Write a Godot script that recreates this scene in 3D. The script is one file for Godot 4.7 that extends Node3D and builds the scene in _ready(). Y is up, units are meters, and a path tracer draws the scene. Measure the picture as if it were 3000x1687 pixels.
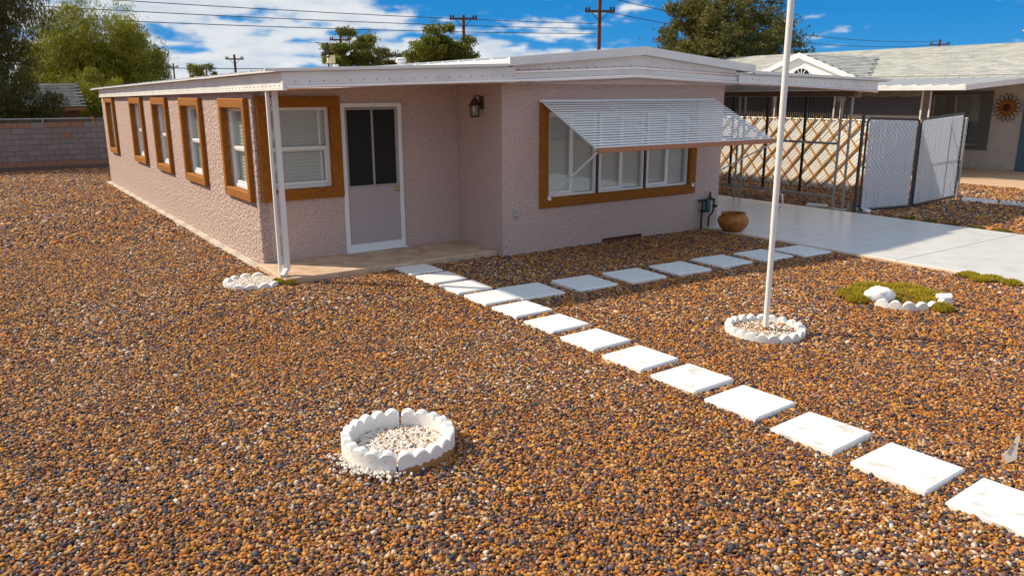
extends Node3D

var M := {}
var taken := {}
var rng := RandomNumberGenerator.new()
const CAM := Vector3(-3.03, 2.162, 10.196)

# ------------------------------------------------------------------ naming
func numbered(n: String) -> String:
	if not taken.has(n):
		taken[n] = 0
		return n
	taken[n] += 1
	return "%s_%03d" % [n, taken[n]]

func tag(o, label := "", category := "", group := "", kind := ""):
	if label != "": o.set_meta("label", label)
	if category != "": o.set_meta("category", category)
	if group != "": o.set_meta("group", group)
	if kind != "": o.set_meta("kind", kind)
	return o

func thing(called: String, label: String, category: String, at := Vector3.ZERO, turn := 0.0, group := "") -> Node3D:
	var o := Node3D.new()
	o.name = numbered(called)
	add_child(o)
	o.position = at
	o.rotation.y = turn
	tag(o, label, category, group)
	return o

func put(mesh: Mesh, called: String, mat: Material, parent: Node, xf := Transform3D()) -> MeshInstance3D:
	var o := MeshInstance3D.new()
	o.mesh = mesh
	o.name = numbered(called) if parent == self else called
	if mat: o.material_override = mat
	o.transform = xf
	parent.add_child(o, true)
	return o

func build(st: SurfaceTool, called: String, mat: Material, parent: Node, xf := Transform3D()) -> MeshInstance3D:
	return put(st.commit(), called, mat, parent, xf)

func sub(parent: Node, called: String, xf := Transform3D()) -> Node3D:
	var o := Node3D.new()
	o.name = called
	o.transform = xf
	parent.add_child(o, true)
	return o

# ------------------------------------------------------------------ shapes
func mb() -> SurfaceTool:
	var st := SurfaceTool.new()
	st.begin(Mesh.PRIMITIVE_TRIANGLES)
	return st

func face(st: SurfaceTool, pts: Array, n: Vector3):
	var c: Vector3 = (pts[1] - pts[0]).cross(pts[2] - pts[0])
	var q := pts
	if c.dot(n) > 0.0:
		q = pts.duplicate()
		q.reverse()
	for i in range(1, q.size() - 1):
		for p in [q[0], q[i], q[i + 1]]:
			st.set_normal(n)
			st.set_uv(Vector2.ZERO)
			st.add_vertex(p)

func box(st: SurfaceTool, c: Vector3, s: Vector3, b := Basis()):
	var h := s / 2.0
	for a in 3:
		for sg in [-1.0, 1.0]:
			var u := (a + 1) % 3
			var v := (a + 2) % 3
			var pts := []
			for k in [[-1, -1], [1, -1], [1, 1], [-1, 1]]:
				var p := Vector3.ZERO
				p[a] = h[a] * sg
				p[u] = h[u] * k[0]
				p[v] = h[v] * k[1]
				pts.append(c + b * p)
			var n := Vector3.ZERO
			n[a] = sg
			face(st, pts, (b * n).normalized())

func span(st: SurfaceTool, lo: Vector3, hi: Vector3):
	box(st, (lo + hi) / 2.0, hi - lo)

# box with chamfered edges
func cbox(st: SurfaceTool, c: Vector3, s: Vector3, bev: float, b := Basis()):
	var h := s / 2.0
	var V := func(sx, sy, sz, a) -> Vector3:
		var p := Vector3(sx * (h.x - bev), sy * (h.y - bev), sz * (h.z - bev))
		p[a] = [sx, sy, sz][a] * h[a]
		return c + b * p
	for a in 3:
		var u := (a + 1) % 3
		var v := (a + 2) % 3
		for sg in [-1, 1]:
			var pts := []
			for k in [[-1, -1], [1, -1], [1, 1], [-1, 1]]:
				var q := [0, 0, 0]
				q[a] = sg; q[u] = k[0]; q[v] = k[1]
				pts.append(V.call(q[0], q[1], q[2], a))
			var n := Vector3.ZERO
			n[a] = sg
			face(st, pts, b * n)
		for su in [-1, 1]:
			for sv in [-1, 1]:
				var q0 := [0, 0, 0]
				var q1 := [0, 0, 0]
				q0[a] = -1; q0[u] = su; q0[v] = sv
				q1[a] = 1; q1[u] = su; q1[v] = sv
				var n := Vector3.ZERO
				n[u] = su; n[v] = sv
				face(st, [V.call(q0[0], q0[1], q0[2], u), V.call(q1[0], q1[1], q1[2], u), V.call(q1[0], q1[1], q1[2], v), V.call(q0[0], q0[1], q0[2], v)], (b * n).normalized())
	for sx in [-1, 1]:
		for sy in [-1, 1]:
			for sz in [-1, 1]:
				face(st, [V.call(sx, sy, sz, 0), V.call(sx, sy, sz, 1), V.call(sx, sy, sz, 2)], (b * Vector3(sx, sy, sz)).normalized())

func cspan(st: SurfaceTool, lo: Vector3, hi: Vector3, bev: float):
	cbox(st, (lo + hi) / 2.0, hi - lo, bev)

func bar(st: SurfaceTool, a: Vector3, b: Vector3, w: float, d: float, up := Vector3.UP):
	var z := (b - a).normalized()
	if abs(z.dot(up)) > 0.99: up = Vector3.RIGHT
	var x := up.cross(z).normalized()
	var y := z.cross(x)
	box(st, (a + b) / 2.0, Vector3(w, d, (b - a).length()), Basis(x, y, z))

func tube(st: SurfaceTool, pts: Array, radii, sides := 8, caps := true):
	var rings := []
	var x := Vector3.ZERO
	for i in pts.size():
		var t: Vector3
		if i == 0: t = pts[1] - pts[0]
		elif i == pts.size() - 1: t = pts[i] - pts[i - 1]
		else: t = (pts[i + 1] - pts[i]).normalized() + (pts[i] - pts[i - 1]).normalized()
		t = t.normalized()
		if i == 0:
			x = t.cross(Vector3.UP if abs(t.y) < 0.9 else Vector3.RIGHT).normalized()
		else:
			x = (x - t * x.dot(t)).normalized()
		var y := t.cross(x)
		var r: float = radii[i] if radii is Array else radii
		var ring := []
		for k in sides:
			var a := TAU * k / sides
			var n := x * cos(a) + y * sin(a)
			ring.append([pts[i] + n * r, n])
		rings.append(ring)
	for i in pts.size() - 1:
		for k in sides:
			var k2 := (k + 1) % sides
			smooth_quad(st, rings[i][k], rings[i][k2], rings[i + 1][k2], rings[i + 1][k])
	if caps:
		for e in [0, pts.size() - 1]:
			var q := []
			for k in sides: q.append(rings[e][k][0])
			var n: Vector3 = (pts[0] - pts[1]) if e == 0 else (pts[e] - pts[e - 1])
			face(st, q, n.normalized())

func smooth_quad(st: SurfaceTool, a, b, c, d):
	var n: Vector3 = a[1] + b[1] + c[1] + d[1]
	for t in [[a, b, c], [a, c, d]]:
		var cr: Vector3 = (t[1][0] - t[0][0]).cross(t[2][0] - t[0][0])
		var o: Array = t if cr.dot(n) <= 0.0 else [t[0], t[2], t[1]]
		for v in o:
			st.set_normal(v[1])
			st.set_uv(Vector2.ZERO)
			st.add_vertex(v[0])

func lathe(st: SurfaceTool, prof: Array, segs := 24, xf := Transform3D()):
	var rows := []
	for i in prof.size():
		var p: Vector2 = prof[i]
		var t: Vector2 = prof[min(i + 1, prof.size() - 1)] - prof[max(i - 1, 0)]
		var n2 := Vector2(t.y, -t.x).normalized()
		var row := []
		for k in segs:
			var a := TAU * k / segs
			row.append([xf * Vector3(p.x * cos(a), p.y, p.x * sin(a)), (xf.basis * Vector3(n2.x * cos(a), n2.y, n2.x * sin(a))).normalized()])
		rows.append(row)
	for i in prof.size() - 1:
		for k in segs:
			var k2 := (k + 1) % segs
			smooth_quad(st, rows[i][k], rows[i][k2], rows[i + 1][k2], rows[i + 1][k])

# polygon in the local xy plane, extruded along z
func extrude(st: SurfaceTool, poly: PackedVector2Array, z0: float, z1: float, xf := Transform3D()):
	if Geometry2D.is_polygon_clockwise(poly): poly.reverse()
	var idx := Geometry2D.triangulate_polygon(poly)
	for e in [[z0, -1.0], [z1, 1.0]]:
		for i in range(0, idx.size(), 3):
			var p := []
			for k in 3:
				var q := poly[idx[i + k]]
				p.append(xf * Vector3(q.x, q.y, e[0]))
			face(st, p, (xf.basis * Vector3(0, 0, e[1])).normalized())
	for i in poly.size():
		var a := poly[i]
		var b := poly[(i + 1) % poly.size()]
		var n := Vector3(b.y - a.y, -(b.x - a.x), 0)
		face(st, [xf * Vector3(a.x, a.y, z0), xf * Vector3(b.x, b.y, z0), xf * Vector3(b.x, b.y, z1), xf * Vector3(a.x, a.y, z1)], (xf.basis * n).normalized())

# wall in the local xy plane, outer face at z = 0, with rectangular holes
func wall(st: SurfaceTool, r: Rect2, holes: Array, thick: float, xf: Transform3D):
	var xs := [r.position.x, r.end.x]
	var ys := [r.position.y, r.end.y]
	for h in holes:
		xs.append(h.position.x); xs.append(h.end.x)
		ys.append(h.position.y); ys.append(h.end.y)
	xs.sort(); ys.sort()
	for i in xs.size() - 1:
		for j in ys.size() - 1:
			if xs[i + 1] - xs[i] < 1e-5 or ys[j + 1] - ys[j] < 1e-5: continue
			var c := Vector2((xs[i] + xs[i + 1]) / 2.0, (ys[j] + ys[j + 1]) / 2.0)
			var skip := false
			for h in holes:
				if h.has_point(c): skip = true
			if skip: continue
			for e in [[0.0, 1.0], [-thick, -1.0]]:
				face(st, [xf * Vector3(xs[i], ys[j], e[0]), xf * Vector3(xs[i + 1], ys[j], e[0]), xf * Vector3(xs[i + 1], ys[j + 1], e[0]), xf * Vector3(xs[i], ys[j + 1], e[0])], xf.basis * Vector3(0, 0, e[1]))
	var loops := [[r, 1.0]]
	for h in holes: loops.append([h, -1.0])
	for l in loops:
		var q: Rect2 = l[0]
		var c4 := [q.position, Vector2(q.end.x, q.position.y), q.end, Vector2(q.position.x, q.end.y)]
		for i in 4:
			var a: Vector2 = c4[i]
			var b: Vector2 = c4[(i + 1) % 4]
			var n: Vector2 = Vector2(b.y - a.y, a.x - b.x).normalized() * l[1]
			face(st, [xf * Vector3(a.x, a.y, 0), xf * Vector3(b.x, b.y, 0), xf * Vector3(b.x, b.y, -thick), xf * Vector3(a.x, a.y, -thick)], xf.basis * Vector3(n.x, n.y, 0))

# rectangular ring with chamfered faces: outer rect, inner rect, from z0 to z1
func ring_frame(st: SurfaceTool, o: Rect2, i: Rect2, z0: float, z1: float, bev: float, xf := Transform3D()):
	var O := [o.position, Vector2(o.end.x, o.position.y), o.end, Vector2(o.position.x, o.end.y)]
	var I := [i.position, Vector2(i.end.x, i.position.y), i.end, Vector2(i.position.x, i.end.y)]
	var oc := o.get_center()
	for k in 4:
		var k2 := (k + 1) % 4
		var a: Vector2 = O[k]; var b: Vector2 = O[k2]
		var ia: Vector2 = I[k]; var ib: Vector2 = I[k2]
		var n := Vector2(b.y - a.y, a.x - b.x).normalized()
		var sgn := func(p: Vector2) -> Vector2: return Vector2(sign(p.x - oc.x), sign(p.y - oc.y))
		var a2: Vector2 = a - sgn.call(a) * bev
		var b2: Vector2 = b - sgn.call(b) * bev
		var ia2: Vector2 = ia + sgn.call(ia) * bev
		var ib2: Vector2 = ib + sgn.call(ib) * bev
		var f := func(p: Vector2, z: float) -> Vector3: return xf * Vector3(p.x, p.y, z)
		var B := xf.basis
		face(st, [f.call(a, z0), f.call(b, z0), f.call(b, z1 - bev), f.call(a, z1 - bev)], B * Vector3(n.x, n.y, 0))
		face(st, [f.call(a, z1 - bev), f.call(b, z1 - bev), f.call(b2, z1), f.call(a2, z1)], (B * Vector3(n.x, n.y, 1)).normalized())
		face(st, [f.call(a2, z1), f.call(b2, z1), f.call(ib2, z1), f.call(ia2, z1)], B * Vector3(0, 0, 1))
		face(st, [f.call(ia2, z1), f.call(ib2, z1), f.call(ib, z1 - bev), f.call(ia, z1 - bev)], (B * Vector3(-n.x, -n.y, 1)).normalized())
		face(st, [f.call(ia, z1 - bev), f.call(ib, z1 - bev), f.call(ib, z0), f.call(ia, z0)], B * Vector3(-n.x, -n.y, 0))
		face(st, [f.call(a, z0), f.call(b, z0), f.call(ib, z0), f.call(ia, z0)], B * Vector3(0, 0, -1))

func blob(seed_: int, sub_n := 1, bump := 0.18) -> ArrayMesh:
	# irregular rounded stone of radius about one
	var t := (1.0 + sqrt(5.0)) / 2.0
	var v: Array = []
	for p in [[-1, t, 0], [1, t, 0], [-1, -t, 0], [1, -t, 0], [0, -1, t], [0, 1, t], [0, -1, -t], [0, 1, -t], [t, 0, -1], [t, 0, 1], [-t, 0, -1], [-t, 0, 1]]:
		v.append(Vector3(p[0], p[1], p[2]).normalized())
	var f: Array = [[0, 11, 5], [0, 5, 1], [0, 1, 7], [0, 7, 10], [0, 10, 11], [1, 5, 9], [5, 11, 4], [11, 10, 2], [10, 7, 6], [7, 1, 8], [3, 9, 4], [3, 4, 2], [3, 2, 6], [3, 6, 8], [3, 8, 9], [4, 9, 5], [2, 4, 11], [6, 2, 10], [8, 6, 7], [9, 8, 1]]
	for s in sub_n:
		var nf := []
		var cache := {}
		for q in f:
			var m := []
			for k in 3:
				var a: int = q[k]; var b: int = q[(k + 1) % 3]
				var key := Vector2i(min(a, b), max(a, b))
				if not cache.has(key):
					cache[key] = v.size()
					v.append(((v[a] + v[b]) / 2.0).normalized())
				m.append(cache[key])
			nf.append([q[0], m[0], m[2]]); nf.append([q[1], m[1], m[0]]); nf.append([q[2], m[2], m[1]]); nf.append(m)
		f = nf
	var nz := FastNoiseLite.new()
	nz.seed = seed_
	nz.frequency = 0.9
	var w := []
	for p in v: w.append(p * (1.0 + bump * nz.get_noise_3dv(p * 1.3)))
	var nr := []
	nr.resize(w.size())
	nr.fill(Vector3.ZERO)
	for q in f:
		var n: Vector3 = (w[q[1]] - w[q[0]]).cross(w[q[2]] - w[q[0]])
		if n.dot(w[q[0]]) < 0: n = -n
		for k in 3: nr[q[k]] += n
	var st := mb()
	for q in f:
		var a = w[q[0]]; var b = w[q[1]]; var c = w[q[2]]
		var o: Array = q if (b - a).cross(c - a).dot(a) < 0 else [q[0], q[2], q[1]]
		for k in o:
			st.set_normal(nr[k].normalized())
			st.set_uv(Vector2.ZERO)
			st.add_vertex(w[k])
	return st.commit()

func multi(mesh: Mesh, mat: Material, buf: PackedFloat32Array, called: String, parent: Node) -> MultiMeshInstance3D:
	var mm := MultiMesh.new()
	mm.transform_format = MultiMesh.TRANSFORM_3D
	mm.use_colors = true
	mm.mesh = mesh
	mm.instance_count = buf.size() / 16
	mm.buffer = buf
	var o := MultiMeshInstance3D.new()
	o.multimesh = mm
	o.name = numbered(called) if parent == self else called
	o.material_override = mat
	parent.add_child(o, true)
	return o

func push(buf: PackedFloat32Array, b: Basis, p: Vector3, c: Color):
	buf.append_array([b.x.x, b.y.x, b.z.x, p.x, b.x.y, b.y.y, b.z.y, p.y, b.x.z, b.y.z, b.z.z, p.z, c.r, c.g, c.b, 1.0])

# ------------------------------------------------------------------ materials
func lin(r: float, g: float, b: float) -> Color:
	return Color(r, g, b).linear_to_srgb()

func mat(called: String, c: Color, rough := 0.8, metal := 0.0) -> StandardMaterial3D:
	var m := StandardMaterial3D.new()
	m.resource_name = called
	m.albedo_color = c
	m.roughness = rough
	m.metallic = metal
	M[called] = m
	return m

func noise(type: int, freq: float, seed_: int, oct := 4) -> FastNoiseLite:
	var n := FastNoiseLite.new()
	n.noise_type = type
	n.frequency = freq
	n.seed = seed_
	n.fractal_type = FastNoiseLite.FRACTAL_FBM if oct > 1 else FastNoiseLite.FRACTAL_NONE
	n.fractal_octaves = oct
	return n

func ramp_tex(img: Image, stops: Array) -> ImageTexture:
	# stops: [[position, colour (linear)]...]
	var g := Gradient.new()
	g.offsets = PackedFloat32Array()
	g.colors = PackedColorArray()
	var off := PackedFloat32Array()
	var col := PackedColorArray()
	for s in stops:
		off.append(s[0])
		col.append(s[1].linear_to_srgb())
	g.offsets = off
	g.colors = col
	var lut := []
	for i in 256: lut.append(g.sample(i / 255.0))
	img.convert(Image.FORMAT_L8)
	var src := img.get_data()
	var out := PackedByteArray()
	out.resize(src.size() * 3)
	for i in src.size():
		var c: Color = lut[src[i]]
		out[i * 3] = int(c.r * 255.0)
		out[i * 3 + 1] = int(c.g * 255.0)
		out[i * 3 + 2] = int(c.b * 255.0)
	var im := Image.create_from_data(img.get_width(), img.get_height(), false, Image.FORMAT_RGB8, out)
	im.generate_mipmaps()
	return ImageTexture.create_from_image(im)

func grey_tex(img: Image) -> ImageTexture:
	img.convert(Image.FORMAT_L8)
	return ImageTexture.create_from_image(img)

func triplanar(m: StandardMaterial3D, tile: Vector3, world := true):
	m.uv1_triplanar = true
	m.uv1_world_triplanar = world
	m.uv1_scale = Vector3(1.0 / tile.x, 1.0 / tile.y, 1.0 / tile.z)

func relief(m: StandardMaterial3D, tex: Texture2D, cm: float):
	m.heightmap_enabled = true
	m.heightmap_texture = tex
	m.heightmap_scale = cm

func make_materials():
	# stucco: coarse trowelled flakes over fine sand grain
	var a := noise(FastNoiseLite.TYPE_SIMPLEX_SMOOTH, 0.022, 3, 4)
	a.fractal_type = FastNoiseLite.FRACTAL_RIDGED
	a.domain_warp_enabled = true
	a.domain_warp_amplitude = 30.0
	a.domain_warp_frequency = 0.012
	var ia := a.get_seamless_image(512, 512)
	var heights := grey_tex(ia.duplicate())
	var st := mat("stucco", Color.WHITE, 0.95)
	st.albedo_texture = ramp_tex(noise(FastNoiseLite.TYPE_SIMPLEX, 0.055, 8, 4).get_seamless_image(512, 512), [[0.0, Color(.40, .27, .225)], [0.42, Color(.56, .41, .365)], [0.62, Color(.61, .465, .42)], [1.0, Color(.72, .60, .56)]])
	triplanar(st, Vector3(1.15, 1.15, 1.15))
	relief(st, heights, 5.2)
	var sf := mat("fine_stucco", Color.WHITE, 0.95)
	sf.albedo_texture = st.albedo_texture
	triplanar(sf, Vector3(.9, .9, .9))
	relief(sf, heights, 1.6)
	var trim := mat("trim_paint", Color.WHITE, 0.9)
	trim.albedo_texture = ramp_tex(ia.duplicate(), [[0.0, Color(.20, .062, .004)], [0.5, Color(.32, .110, .006)], [1.0, Color(.42, .155, .010)]])
	triplanar(trim, Vector3(.7, .7, .7))
	relief(trim, heights, 2.0)
	mat("white_metal", lin(.74, .745, .73), 0.42)
	var wm: StandardMaterial3D = M.white_metal
	wm.metallic_specular = 0.5
	var fas := mat("fascia_paint", Color.WHITE, 0.5)
	fas.albedo_texture = ramp_tex(noise(FastNoiseLite.TYPE_SIMPLEX, 0.006, 21, 5).get_seamless_image(512, 512), [[0.0, Color(.64, .65, .63)], [0.4, Color(.73, .745, .745)], [1.0, Color(.79, .80, .80)]])
	triplanar(fas, Vector3(2.2, 1.0, 2.2))
	mat("molding_metal", lin(.80, .72, .70), 0.13, 0.95)
	mat("vinyl", lin(.78, .79, .78), 0.35)
	mat("blind", lin(.80, .81, .79), 0.6)
	var gl := mat("glass", Color(0.45, 0.63, 0.62, 0.17), 0.015)
	gl.transparency = BaseMaterial3D.TRANSPARENCY_ALPHA
	gl.metallic_specular = 0.9
	var sc := mat("insect_screen", Color(0.06, 0.06, 0.065, 0.93), 0.7)
	sc.transparency = BaseMaterial3D.TRANSPARENCY_ALPHA
	mat("door_panel", lin(.42, .36, .36), 0.6)
	mat("brass", lin(.55, .42, .20), 0.3, 0.9)
	mat("bronze", lin(.10, .055, .03), 0.5, 0.5)
	mat("dark_mullion", lin(.06, .022, .014), 0.5)
	mat("awning_slat", lin(.82, .85, .85), 0.35)
	mat("awning_edge", lin(.40, .17, .085), 0.5)
	mat("bulb", lin(.8, .8, .76), 0.2)
	mat("interior", lin(.35, .32, .29), 0.9)
	# concrete
	var cn := noise(FastNoiseLite.TYPE_SIMPLEX, 0.008, 31, 6).get_seamless_image(512, 512)
	var slab := mat("slab_concrete", Color.WHITE, 0.85)
	slab.albedo_texture = ramp_tex(cn.duplicate(), [[0.0, Color(.42, .28, .18)], [0.5, Color(.55, .39, .27)], [1.0, Color(.63, .48, .36)]])
	triplanar(slab, Vector3(1.6, 1.6, 1.6))
	var dr := mat("drive_paint", Color.WHITE, 0.32)
	dr.albedo_texture = ramp_tex(noise(FastNoiseLite.TYPE_SIMPLEX, 0.012, 37, 6).get_seamless_image(512, 512), [[0.0, Color(.52, .50, .46)], [0.2, Color(.62, .61, .58)], [0.5, Color(.66, .66, .64)], [1.0, Color(.69, .69, .67)]])
	triplanar(dr, Vector3(3.1, 3.1, 3.1))
	relief(dr, grey_tex(noise(FastNoiseLite.TYPE_SIMPLEX, 0.06, 38, 4).get_seamless_image(512, 512)), 0.15)
	var foot := mat("footing", Color.WHITE, 0.9)
	foot.albedo_texture = ramp_tex(cn.duplicate(), [[0.0, Color(.32, .27, .22)], [0.5, Color(.50, .44, .38)], [1.0, Color(.62, .56, .50)]])
	triplanar(foot, Vector3(.8, .8, .8))
	# painted stones: flaked paint shows grey concrete in patches
	mat("white_paint", lin(.80, .805, .80), 0.6)
	relief(M.white_paint, grey_tex(noise(FastNoiseLite.TYPE_SIMPLEX, 0.05, 41, 4).get_seamless_image(256, 256)), 0.1)
	triplanar(M.white_paint, Vector3(.4, .4, .4))
	var worn := mat("worn_paint", Color.WHITE, 0.7)
	worn.albedo_texture = ramp_tex(noise(FastNoiseLite.TYPE_SIMPLEX_SMOOTH, 0.009, 44, 7).get_seamless_image(512, 512), [[0.0, Color(.50, .49, .47)], [0.20, Color(.60, .59, .57)], [0.26, Color(.73, .73, .72)], [0.40, Color(.79, .79, .785)], [1.0, Color(.81, .815, .81)]])
	triplanar(worn, Vector3(1.13, 1.0, 1.37))
	var ring := mat("ring_paint", Color.WHITE, 0.75)
	ring.albedo_texture = ramp_tex(noise(FastNoiseLite.TYPE_SIMPLEX, 0.016, 47, 6).get_seamless_image(512, 512), [[0.0, Color(.36, .22, .10)], [0.14, Color(.62, .55, .47)], [0.24, Color(.77, .77, .75)], [1.0, Color(.80, .80, .79)]])
	triplanar(ring, Vector3(.6, .6, .6))
	mat("brick_paint", lin(.66, .69, .70), 0.6)
	# pebbles
	var pb := mat("pebble", Color.WHITE, 0.75)
	pb.vertex_color_use_as_albedo = true
	var chips := mat("chips", Color.WHITE, 0.8)
	chips.vertex_color_use_as_albedo = true
	# far gravel: cells of stone colours
	var cell := noise(FastNoiseLite.TYPE_CELLULAR, 0.10, 51, 1)
	cell.cellular_return_type = FastNoiseLite.RETURN_CELL_VALUE
	var cimg := cell.get_seamless_image(1024, 1024)
	var gr := mat("gravel_bed", Color.WHITE, 0.9)
	gr.albedo_texture = ramp_tex(cimg, [[0.0, Color(.035, .035, .035)], [0.18, Color(.08, .07, .075)], [0.34, Color(.16, .07, .03)], [0.5, Color(.27, .11, .03)], [0.66, Color(.20, .11, .07)], [0.8, Color(.38, .19, .075)], [0.93, Color(.45, .30, .18)], [1.0, Color(.55, .45, .36)]])
	triplanar(gr, Vector3(2.6, 2.6, 2.6))
	var cd := noise(FastNoiseLite.TYPE_CELLULAR, 0.10, 51, 1)
	cd.cellular_return_type = FastNoiseLite.RETURN_DISTANCE
	relief(gr, grey_tex(cd.get_seamless_image(1024, 1024)), -1.6)
	# blocks
	var bn := noise(FastNoiseLite.TYPE_SIMPLEX, 0.03, 61, 5).get_seamless_image(256, 256)
	for k in [["block_grey", Color(.20, .17, .165), Color(.29, .25, .24)], ["block_mid", Color(.18, .15, .145), Color(.25, .215, .205)], ["block_red", Color(.24, .125, .08), Color(.33, .18, .115)], ["block_low", Color(.11, .075, .06), Color(.17, .12, .095)]]:
		var m := mat(k[0], Color.WHITE, 0.95)
		m.albedo_texture = ramp_tex(bn.duplicate(), [[0.0, k[1]], [1.0, k[2]]])
		triplanar(m, Vector3(.5, .5, .5))
	mat("mortar", lin(.15, .125, .115), 0.95)
	mat("galvanised", lin(.42, .44, .44), 0.45, 0.6)
	mat("black_metal", lin(.02, .02, .022), 0.5, 0.3)
	mat("gate_frame", lin(.06, .07, .075), 0.45, 0.5)
	mat("grey_post", lin(.34, .33, .31), 0.5)
	var sl := mat("plastic_slat", lin(.84, .86, .88), 0.35)
	sl.backlight_enabled = true
	sl.backlight = Color(.85, .88, .92)
	mat("fence_slat", lin(.80, .80, .78), 0.5)
	var lw := mat("lattice_wood", Color.WHITE, 0.8)
	lw.albedo_texture = ramp_tex(noise(FastNoiseLite.TYPE_SIMPLEX, 0.02, 67, 4).get_seamless_image(256, 256), [[0.0, Color(.36, .14, .012)], [1.0, Color(.56, .26, .03)]])
	triplanar(lw, Vector3(.5, .5, .5))
	mat("beam_wood", lin(.16, .085, .05), 0.8)
	mat("wire", lin(.03, .032, .036), 0.5)
	mat("mesh_wire", lin(.06, .04, .025), 0.6, 0.3)
	var pw := mat("pole_wood", Color.WHITE, 0.9)
	pw.albedo_texture = ramp_tex(noise(FastNoiseLite.TYPE_SIMPLEX, 0.03, 71, 4).get_seamless_image(256, 256), [[0.0, Color(.09, .03, .018)], [1.0, Color(.19, .075, .045)]])
	triplanar(pw, Vector3(.4, 2.5, .4))
	var tc := mat("terracotta", Color.WHITE, 0.6)
	tc.albedo_texture = ramp_tex(noise(FastNoiseLite.TYPE_SIMPLEX, 0.014, 73, 5).get_seamless_image(256, 256), [[0.0, Color(.24, .075, .010)], [0.6, Color(.40, .145, .02)], [1.0, Color(.48, .25, .09)]])
	triplanar(tc, Vector3(.6, .6, .6))
	mat("soil_crust", lin(.40, .19, .06), 0.95)
	mat("soil", lin(.04, .028, .02), 1.0)
	mat("valve_green", lin(.015, .09, .10), 0.4, 0.1)
	mat("iron", lin(.05, .04, .035), 0.6, 0.5)
	var ru := mat("rust", Color.WHITE, 0.95)
	ru.albedo_texture = ramp_tex(noise(FastNoiseLite.TYPE_SIMPLEX, 0.03, 79, 5).get_seamless_image(256, 256), [[0.0, Color(.06, .018, .008)], [1.0, Color(.22, .07, .025)]])
	triplanar(ru, Vector3(.3, .3, .3))
	mat("outlet", lin(.42, .44, .42), 0.5)
	# neighbours
	var nwall := mat("neighbour_wall", Color.WHITE, 0.9)
	nwall.albedo_texture = ramp_tex(cn.duplicate(), [[0.0, Color(.50, .46, .42)], [1.0, Color(.62, .58, .53)]])
	triplanar(nwall, Vector3(2, 2, 2))
	mat("neighbour_trim", lin(.13, .135, .135), 0.8)
	mat("gable_white", lin(.76, .75, .72), 0.7)
	mat("window_dark", lin(.02, .022, .03), 0.15)
	mat("window_blind", lin(.36, .31, .25), 0.7)
	mat("blue_door", lin(.08, .15, .21), 0.6)
	mat("sun_screen", lin(.11, .095, .085), 0.9)
	for k in [["shingle_a", Color(.43, .44, .42)], ["shingle_b", Color(.49, .50, .48)], ["shingle_c", Color(.37, .38, .365)]]:
		mat(k[0], lin(k[1].r, k[1].g, k[1].b), 0.95)
	for k in [["slate_a", Color(.10, .115, .12)], ["slate_b", Color(.13, .145, .15)], ["slate_c", Color(.08, .092, .098)]]:
		mat(k[0], lin(k[1].r, k[1].g, k[1].b), 0.95)
	mat("shed_wall", lin(.16, .075, .05), 0.9)
	mat("shed_trim", lin(.30, .13, .06), 0.8)
	mat("patio_concrete", lin(.52, .36, .24), 0.9)
	mat("sun_rust", lin(.46, .20, .025), 0.5, 0.3)
	mat("sun_dark", lin(.10, .035, .012), 0.6, 0.4)
	mat("cream_box", lin(.60, .50, .30), 0.6)
	var mp := mat("marker_plastic", lin(.82, .80, .76), 0.5)
	mp.backlight_enabled = true
	mp.backlight = Color(.8, .78, .74)
	mat("print_brown", lin(.06, .03, .015), 0.7)
	# plants
	var bark := mat("bark", Color.WHITE, 0.95)
	bark.albedo_texture = ramp_tex(noise(FastNoiseLite.TYPE_SIMPLEX, 0.03, 83, 5).get_seamless_image(256, 256), [[0.0, Color(.05, .035, .022)], [1.0, Color(.15, .11, .07)]])
	triplanar(bark, Vector3(.5, 1.2, .5))
	var lf := mat("leaf", Color.WHITE, 0.6)
	lf.vertex_color_use_as_albedo = true
	lf.backlight_enabled = true
	lf.backlight = Color(.75, .8, .45)
	var gc := mat("ground_cover_leaf", Color.WHITE, 0.7)
	gc.vertex_color_use_as_albedo = true
	gc.backlight_enabled = true
	gc.backlight = Color(.5, .5, .3)
	mat("palm_trunk", lin(.26, .12, .05), 0.95)
	var pl := mat("palm_leaf", lin(.06, .075, .015), 0.6)
	pl.backlight_enabled = true
	pl.backlight = Color(.5, .55, .3)

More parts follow.
